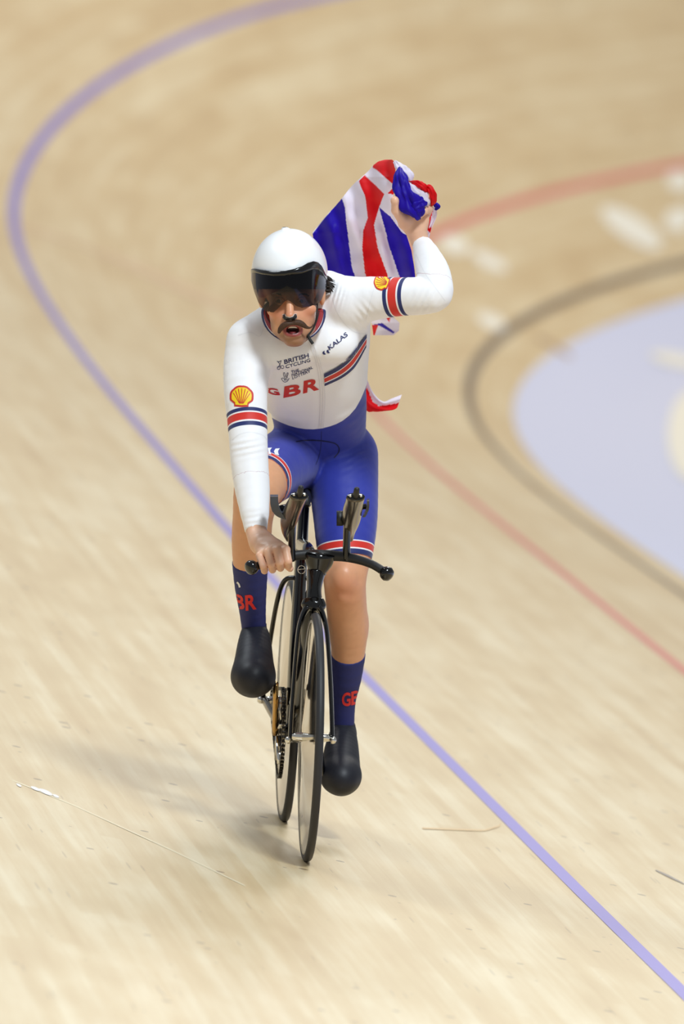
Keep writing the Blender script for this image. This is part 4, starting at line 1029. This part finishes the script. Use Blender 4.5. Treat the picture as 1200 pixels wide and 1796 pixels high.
letters('LOTTERY', (513, 665.3), (545, 652.3), (512.3, 660.6), M_PNAVY, suit, SB, bold=.015)
letters('KALAS', (578.5, 614.5), (610.5, 589), (574.5, 607.5), M_PNAVY, suit, SB, bold=.02)
# crossed cycle emblem and crossed fingers emblem
for pl in ([(486, 633), (490, 637), (492, 643)], [(493.5, 632), (491.5, 638), (487.5, 645)], [(486, 633), (489, 634.5), (493.5, 632)]): line2(pl, .9, M_PNAVY, suit, SB, 'emblem')
for c in ((489, 645), (495.5, 643.5)): line2([(c[0] + 2.6 * math.cos(t), c[1] + 2.6 * math.sin(t)) for t in np.linspace(0, 6.28, 10)], .8, M_PNAVY, suit, SB, 'emblem')
for pl in ([(494, 664), (499, 670), (505, 669), (509, 663)], [(500, 663), (498, 655), (500, 653), (502, 661)], [(503, 662), (505, 654), (507, 654), (505, 661)], [(494, 664), (497, 663), (500, 665)], [(500, 665), (506, 662)], [(499, 667), (506, 666)]):
    line2([(493.5 + (x - 494) * .92, 661 + (y - 661) * .95) for x, y in pl], .9, M_PNAVY, suit, SB, 'emblem')
def chevrons(o, s, ang, m):
    ca, sa = math.cos(ang), math.sin(ang)
    for dx in (0, 1.05):
        P = [(dx + .75, 0), (dx + .2, .1), (dx, .5), (dx + .2, .9), (dx + .75, 1), (dx + .55, .62), (dx + .6, .36)]
        press(SB, 'emblem', [(o[0] + (x * ca - y * sa) * s, o[1] - (x * sa + y * ca) * s * .95) for x, y in P], [tuple(range(7))], m, suit, lift=.0012, maxlen=3)
chevrons((567, 623), 7.2, .35, M_PNAVY)
# zip, seams, pad outline
line2([(542, 600), (553, 630), (559, 660), (562, 700), (560, 750)], 1.3, M_STITCH, suit, SB, 'zip', lift=.0015)
line2([(548, 598), (560, 628), (567, 660), (570, 700), (567, 750)], 1.0, M_PWHITE, suit, SB, 'zip', lift=.0022)
line2([(545, 598), (556.5, 630), (563, 660), (566, 700), (563.5, 750)], 1.0, M_STITCH, suit, SB, 'zip', lift=.0015)
for pl in ([(583, 522), (590, 545), (604, 567), (622, 582), (640, 586)], [(418, 588), (440, 583), (455, 590), (462, 577)], [(656, 507), (648, 535), (642, 560)], [(730, 446), (745, 478), (765, 506), (781, 528)], [(407, 772), (420, 762), (440, 758), (462, 764), (470, 776)]):
    line2(pl, .9, M_PWHITE, suit, SB, 'seam', lift=.0004)
line2([(519, 775), (540, 772), (565, 773), (586, 777), (594, 784), (594, 793), (586, 803)], 1.8, M_DSEAM, suit, SB, 'pad_outline', lift=.001)
line2([(564, 757), (562, 790), (554, 815)], .8, M_DSEAM, suit, SB, 'seam', lift=.0004)
chevrons((466, 797), 13, -.1, M_PWHITE)
# shell emblem
def shell(c, r, ang, sx=1.):
    ca, sa = math.cos(ang), math.sin(ang)
    def T(P): return [(c[0] + sx * (x * ca - y * sa) * r, c[1] - (x * sa + y * ca) * r) for x, y in P]
    def outl(k):
        P = []
        for i in range(25):
            t = math.radians(-22 + 224 * i / 24); q = k * (1 + .035 * abs(math.sin(t * 4))); P.append((q * math.cos(t), q * math.sin(t) * .93))
        b = k
        P += [(-.62 * b, -.62 * b), (-.60 * b, -.86 * b), (0, -.90 * b), (.60 * b, -.86 * b), (.62 * b, -.62 * b)]; return P
    a = T(outl(1.0)); press(SB, 'emblem', a, [tuple(range(len(a)))], M_PRED, suit, lift=.001, maxlen=4, label='red and yellow shell emblem')
    a = T(outl(.83)); press(SB, 'emblem', a, [tuple(range(len(a)))], M_PYEL, suit, lift=.0015, maxlen=4)
    for d in (-66, -44, -22, 0, 22, 44, 66):
        t = math.radians(90 + d); e = (.76 * math.cos(t), .70 * math.sin(t)); b = (.16 * math.cos(t) * 1.0 + .10 * math.sin(math.radians(-d)) * -1 * 0, -.60)
        q = (.035, 0); P = T([(b[0] - .03, b[1]), (e[0] - .035, e[1]), (e[0] + .035, e[1]), (b[0] + .03, b[1])])
        press(SB, 'emblem', P, [(0, 1, 2, 3)], M_PRED, suit, lift=.002, maxlen=4)
shell((424, 695.5), 20.5, -.03)
shell((670, 494.5), 15, math.radians(70), 1.0)
M_SRED = mat('sock_red', (222, 42, 40), .6)
letters('R', (431.5, 1071), (450, 1068), (430, 1044), M_SRED, sockR, KB_, bold=.03); letters('B', (414, 1066), (429.5, 1070), (413, 1041), M_SRED, sockR, KB_, bold=.03)
letters('G', (600, 1239), (615, 1237.5), (600, 1215), M_SRED, sockL, KB_, bold=.03); letters('B', (616, 1237), (630, 1233), (616, 1213), M_SRED, sockL, KB_, bold=.03)
line2([(416, 1021), (419, 1024), (421, 1030)], 3, M_PWHITE, sockR, KB_, 'emblem')
FOOT = bvh_of(shoeL, shoeR)

# ------------------------------------------------------------------ flag
def flag_mat():
    m = bpy.data.materials.new('flag_cloth'); m.use_nodes = True; nt = m.node_tree; b = nt.nodes['Principled BSDF']; b.inputs['Roughness'].default_value = .5
    b.inputs['Specular IOR Level'].default_value = .2
    a = nt.nodes.new('ShaderNodeAttribute'); a.attribute_name = 'dye'; nt.links.new(a.outputs['Color'], b.inputs['Base Color'])
    tl = nt.nodes.new('ShaderNodeBsdfTranslucent'); nt.links.new(a.outputs['Color'], tl.inputs[0]); ms = nt.nodes.new('ShaderNodeMixShader'); ms.inputs[0].default_value = .3
    nt.links.new(b.outputs[0], ms.inputs[1]); nt.links.new(tl.outputs[0], ms.inputs[2]); nt.links.new(ms.outputs[0], nt.nodes['Material Output'].inputs[0]); return m
M_FLAG = flag_mat()
WH, RD, BLU = (236, 228, 242), (226, 16, 26), (38, 16, 168)
def cp2(P): return [(530 + x / 4, 260 + y / 4) for x, y in P]
REG = [(BLU, cp2([(40, 640), (275, 350), (300, 420), (325, 640), (350, 840), (372, 900), (372, 1300), (40, 1300)])),
       (RD, cp2([(400, 230), (436, 188), (520, 262), (576, 322), (540, 412), (505, 540), (530, 700), (600, 890), (640, 1050), (500, 1100), (440, 870), (422, 700), (428, 580), (462, 490), (440, 330)])),
       (RD, cp2([(490, 136), (520, 60), (700, 60), (660, 130), (655, 160), (650, 262), (520, 152)])),
       (RD, cp2([(600, 316), (650, 268), (660, 330)])),
       (BLU, cp2([(540, 414), (620, 480), (700, 590), (790, 640), (830, 900), (830, 1000), (720, 1010), (685, 905), (612, 690), (575, 540)])),
       (BLU, cp2([(500, 1238), (560, 1225), (650, 1290), (640, 1300), (545, 1246)])), (RD, cp2([(585, 1180), (620, 1185), (612, 1225)])), (RD, cp2([(480, 1240), (535, 1238), (505, 1325), (480, 1325)]))]
def inside(P, x, y):
    c = np.zeros(x.shape, bool); n = len(P)
    for i in range(n):
        x0, y0 = P[i]; x1, y1 = P[(i + 1) % n]
        c ^= ((y0 > y) != (y1 > y)) & (x < (x1 - x0) * (y - y0) / (y1 - y0 + 1e-12) + x0)
    return c
def dye(o, X_, Y_, reg, base=WH):
    col = np.ones((len(X_), 4)); col[:, :3] = lin(base)
    for c, P in reg: col[inside(P, X_, Y_), :3] = lin(c)
    a = o.data.color_attributes.new('dye', 'FLOAT_COLOR', 'POINT'); a.data.foreach_set('color', col.astype(np.float32).ravel())
ys = [280, 283, 290, 300, 320, 347, 380, 408, 440, 470, 500, 530, 556, 566, 580, 588]
xl = [676, 664, 654, 645, 624, 600, 571, 548, 552, 562, 572, 590, 628, 652, 654, 655]
xr = [688, 691, 693, 694, 692, 690, 702, 712, 722, 727, 730, 722, 690, 701, 700, 690]
NY, NX = 230, 150; yy = np.linspace(280, 588, NY); XX = np.interp(yy, ys, xl)[:, None] + (np.interp(yy, ys, xr) - np.interp(yy, ys, xl))[:, None] * np.linspace(0, 1, NX)[None]; YY = np.repeat(yy[:, None], NX, 1)
u = np.linspace(0, 1, NX)[None]; v = ((YY - 280) / 308)
DP = .60 + .20 * (1 - u) + .26 * np.clip(v - .1, 0, 1) ** .8 + .018 * np.sin((XX * .085 + YY * .012)) * (.4 + v) + .012 * np.sin(XX * .16 - YY * .05 + 1.3) + .003 * np.sin(XX * .05 + YY * .16)
DP = np.maximum(DP, .60) + .22 * np.clip((YY - 492) / 50, 0, 1)
wob = 1.2 * np.sin(YY * .11) * np.clip((430 - YY) / 100, 0, 1)
P = [pt(x, y, d) for x, y, d in zip((XX + wob * (1 - u)).ravel(), YY.ravel(), DP.ravel())]
F = [(i * NX + j, i * NX + j + 1, (i + 1) * NX + j + 1, (i + 1) * NX + j) for i in range(NY - 1) for j in range(NX - 1)]
flag = mesh('flag', P, F, M_FLAG, None, label='red, white and blue union flag bunched in the raised fist and streaming behind the rider', cat='flag')
dye(flag, XX.ravel(), YY.ravel(), REG)
def fold(path, R, reg, base, ruffle=1.5, seed=0, n=40, sub=14, parent=flag, name='fold'):
    """bunched cloth: a lofted roll with deep pleats"""
    S_ = np.array(spline(path, sub)); rr = np.array(spline(R, sub)); rs_ = np.random.RandomState(seed); ph = rs_.rand(4) * 6
    C_ = [pt(*q) for q in S_]; V, F = tube_geo(C_, [(1, 1)] * len(C_), n, up=X); V = np.array(V).reshape(len(C_), n, 3); c = np.array(C_)[:, None]
    t = np.linspace(0, 2 * math.pi, n, endpoint=False)[None]; s_ = np.linspace(0, 1, len(C_))[:, None]
    pl = 1 + .16 * ruffle / 1.5 * np.sin(3 * t + 5 * s_ + ph[0]) + .10 * ruffle / 1.5 * np.sin(7 * t - 9 * s_ + ph[1]) + .09 * ruffle / 1.5 * np.sin(23 * s_ + 2 * t + ph[2])
    D = V - c; ang = t; sc = np.sqrt((rr[:, :1] * np.cos(ang)) ** 2 + (rr[:, 1:2] * np.sin(ang)) ** 2) * .00154 * pl
    V = c + D * sc[..., None]; V = V.reshape(-1, 3); o = mesh(name, V, F, M_FLAG, parent); px, py = to_px(V); dye(o, px, py, reg, base); return o
BL = []
fold([(701, 296, .535), (703, 312, .50), (707, 330, .485), (714.5, 346, .475), (723.5, 362, .472), (733, 375, .475), (736, 382, .49)], [(4, 4), (12, 9), (14, 11), (16, 12), (16.5, 12), (11, 9), (3, 3)], [], BLU, 2.0, 1)
fold([(717, 372, .478), (728, 366, .470), (738, 358, .475), (747, 357, .49)], [(4, 4), (11, 9), (12, 9), (4, 4)], [], BLU, 1.6, 2)
fold([(693, 284, .60), (700, 292, .56), (709, 301, .54), (718, 310, .53), (720, 320, .535)], [(3, 3), (6, 6), (9, 8), (8, 7), (3, 3)], [], WH, 1.4, 3)
fold([(712, 322, .53), (724, 332, .50), (735, 343, .495), (744, 355, .495), (748, 363, .51)], [(5, 5), (14, 10), (17, 11), (13, 9), (3, 3)], [], WH, 1.6, 4)
fold([(716, 321, .53), (730, 322, .50), (742, 328, .49), (748, 337, .50)], [(2, 2), (4, 5), (5, 6), (2, 2)], [], RD, 1.6, 5)
fold([(744, 332, .51), (753, 330, .50), (759, 340, .50), (760, 352, .51), (757, 361, .53)], [(2, 3), (6, 6), (6, 6), (5, 5), (2, 2)], [], RD, 1.4, 6)
fold([(755, 355, .565), (763, 358, .56), (767, 362, .56), (764, 368, .565)], [(2, 2), (4, 4), (4, 5), (2, 2)], [], BLU, 1.2, 7)
def cloth(rows, reg, base, name='tail', n=14, th=0.0, m=14):
    """rows: list of (left, right) photo points with depth"""
    A = np.array(spline([r[0] for r in rows], n)); Bq = np.array(spline([r[1] for r in rows], n)); t = np.linspace(0, 1, m)[None, :, None]
    G_ = A[:, None] * (1 - t) + Bq[:, None] * t; k = len(A); G_[..., 2] += .008 * np.sin(t[..., 0] * 9 + np.linspace(0, 5, k)[:, None])
    P = [pt(*q) for q in G_.reshape(-1, 3)]; F = [(i * m + j, i * m + j + 1, (i + 1) * m + j + 1, (i + 1) * m + j) for i in range(k - 1) for j in range(m - 1)]
    o = mesh(name, P, F, M_FLAG, flag); dye(o, G_[..., 0].ravel(), G_[..., 1].ravel(), reg, base); return o
cloth([((750, 362, .57), (766, 364, .57)), ((749, 385, .575), (766, 380, .575)), ((747, 405, .58), (756, 404, .58)), ((742, 425, .59), (752, 424, .59))],
      [(RD, [(744, 358), (757, 358), (760, 366), (752, 402), (757, 396), (756, 410), (744, 398)])], WH)
cloth([((612, 600, 1.0), (640, 560, 1.0)), ((622, 660, .99), (642, 640, .99)), ((640, 716, .98), (644, 664, .98)), ((656, 722, .97), (656, 690, .98)), ((674, 721, .96), (672, 704, .97)), ((690, 719, .97), (687, 699, .97)), ((697, 715, .98), (705, 692, .98))],
      [(RD, [(600, 600), (636, 668), (648, 690), (655, 706), (665, 712), (690, 709), (700, 706), (700, 725), (640, 725), (600, 700)])], WH)
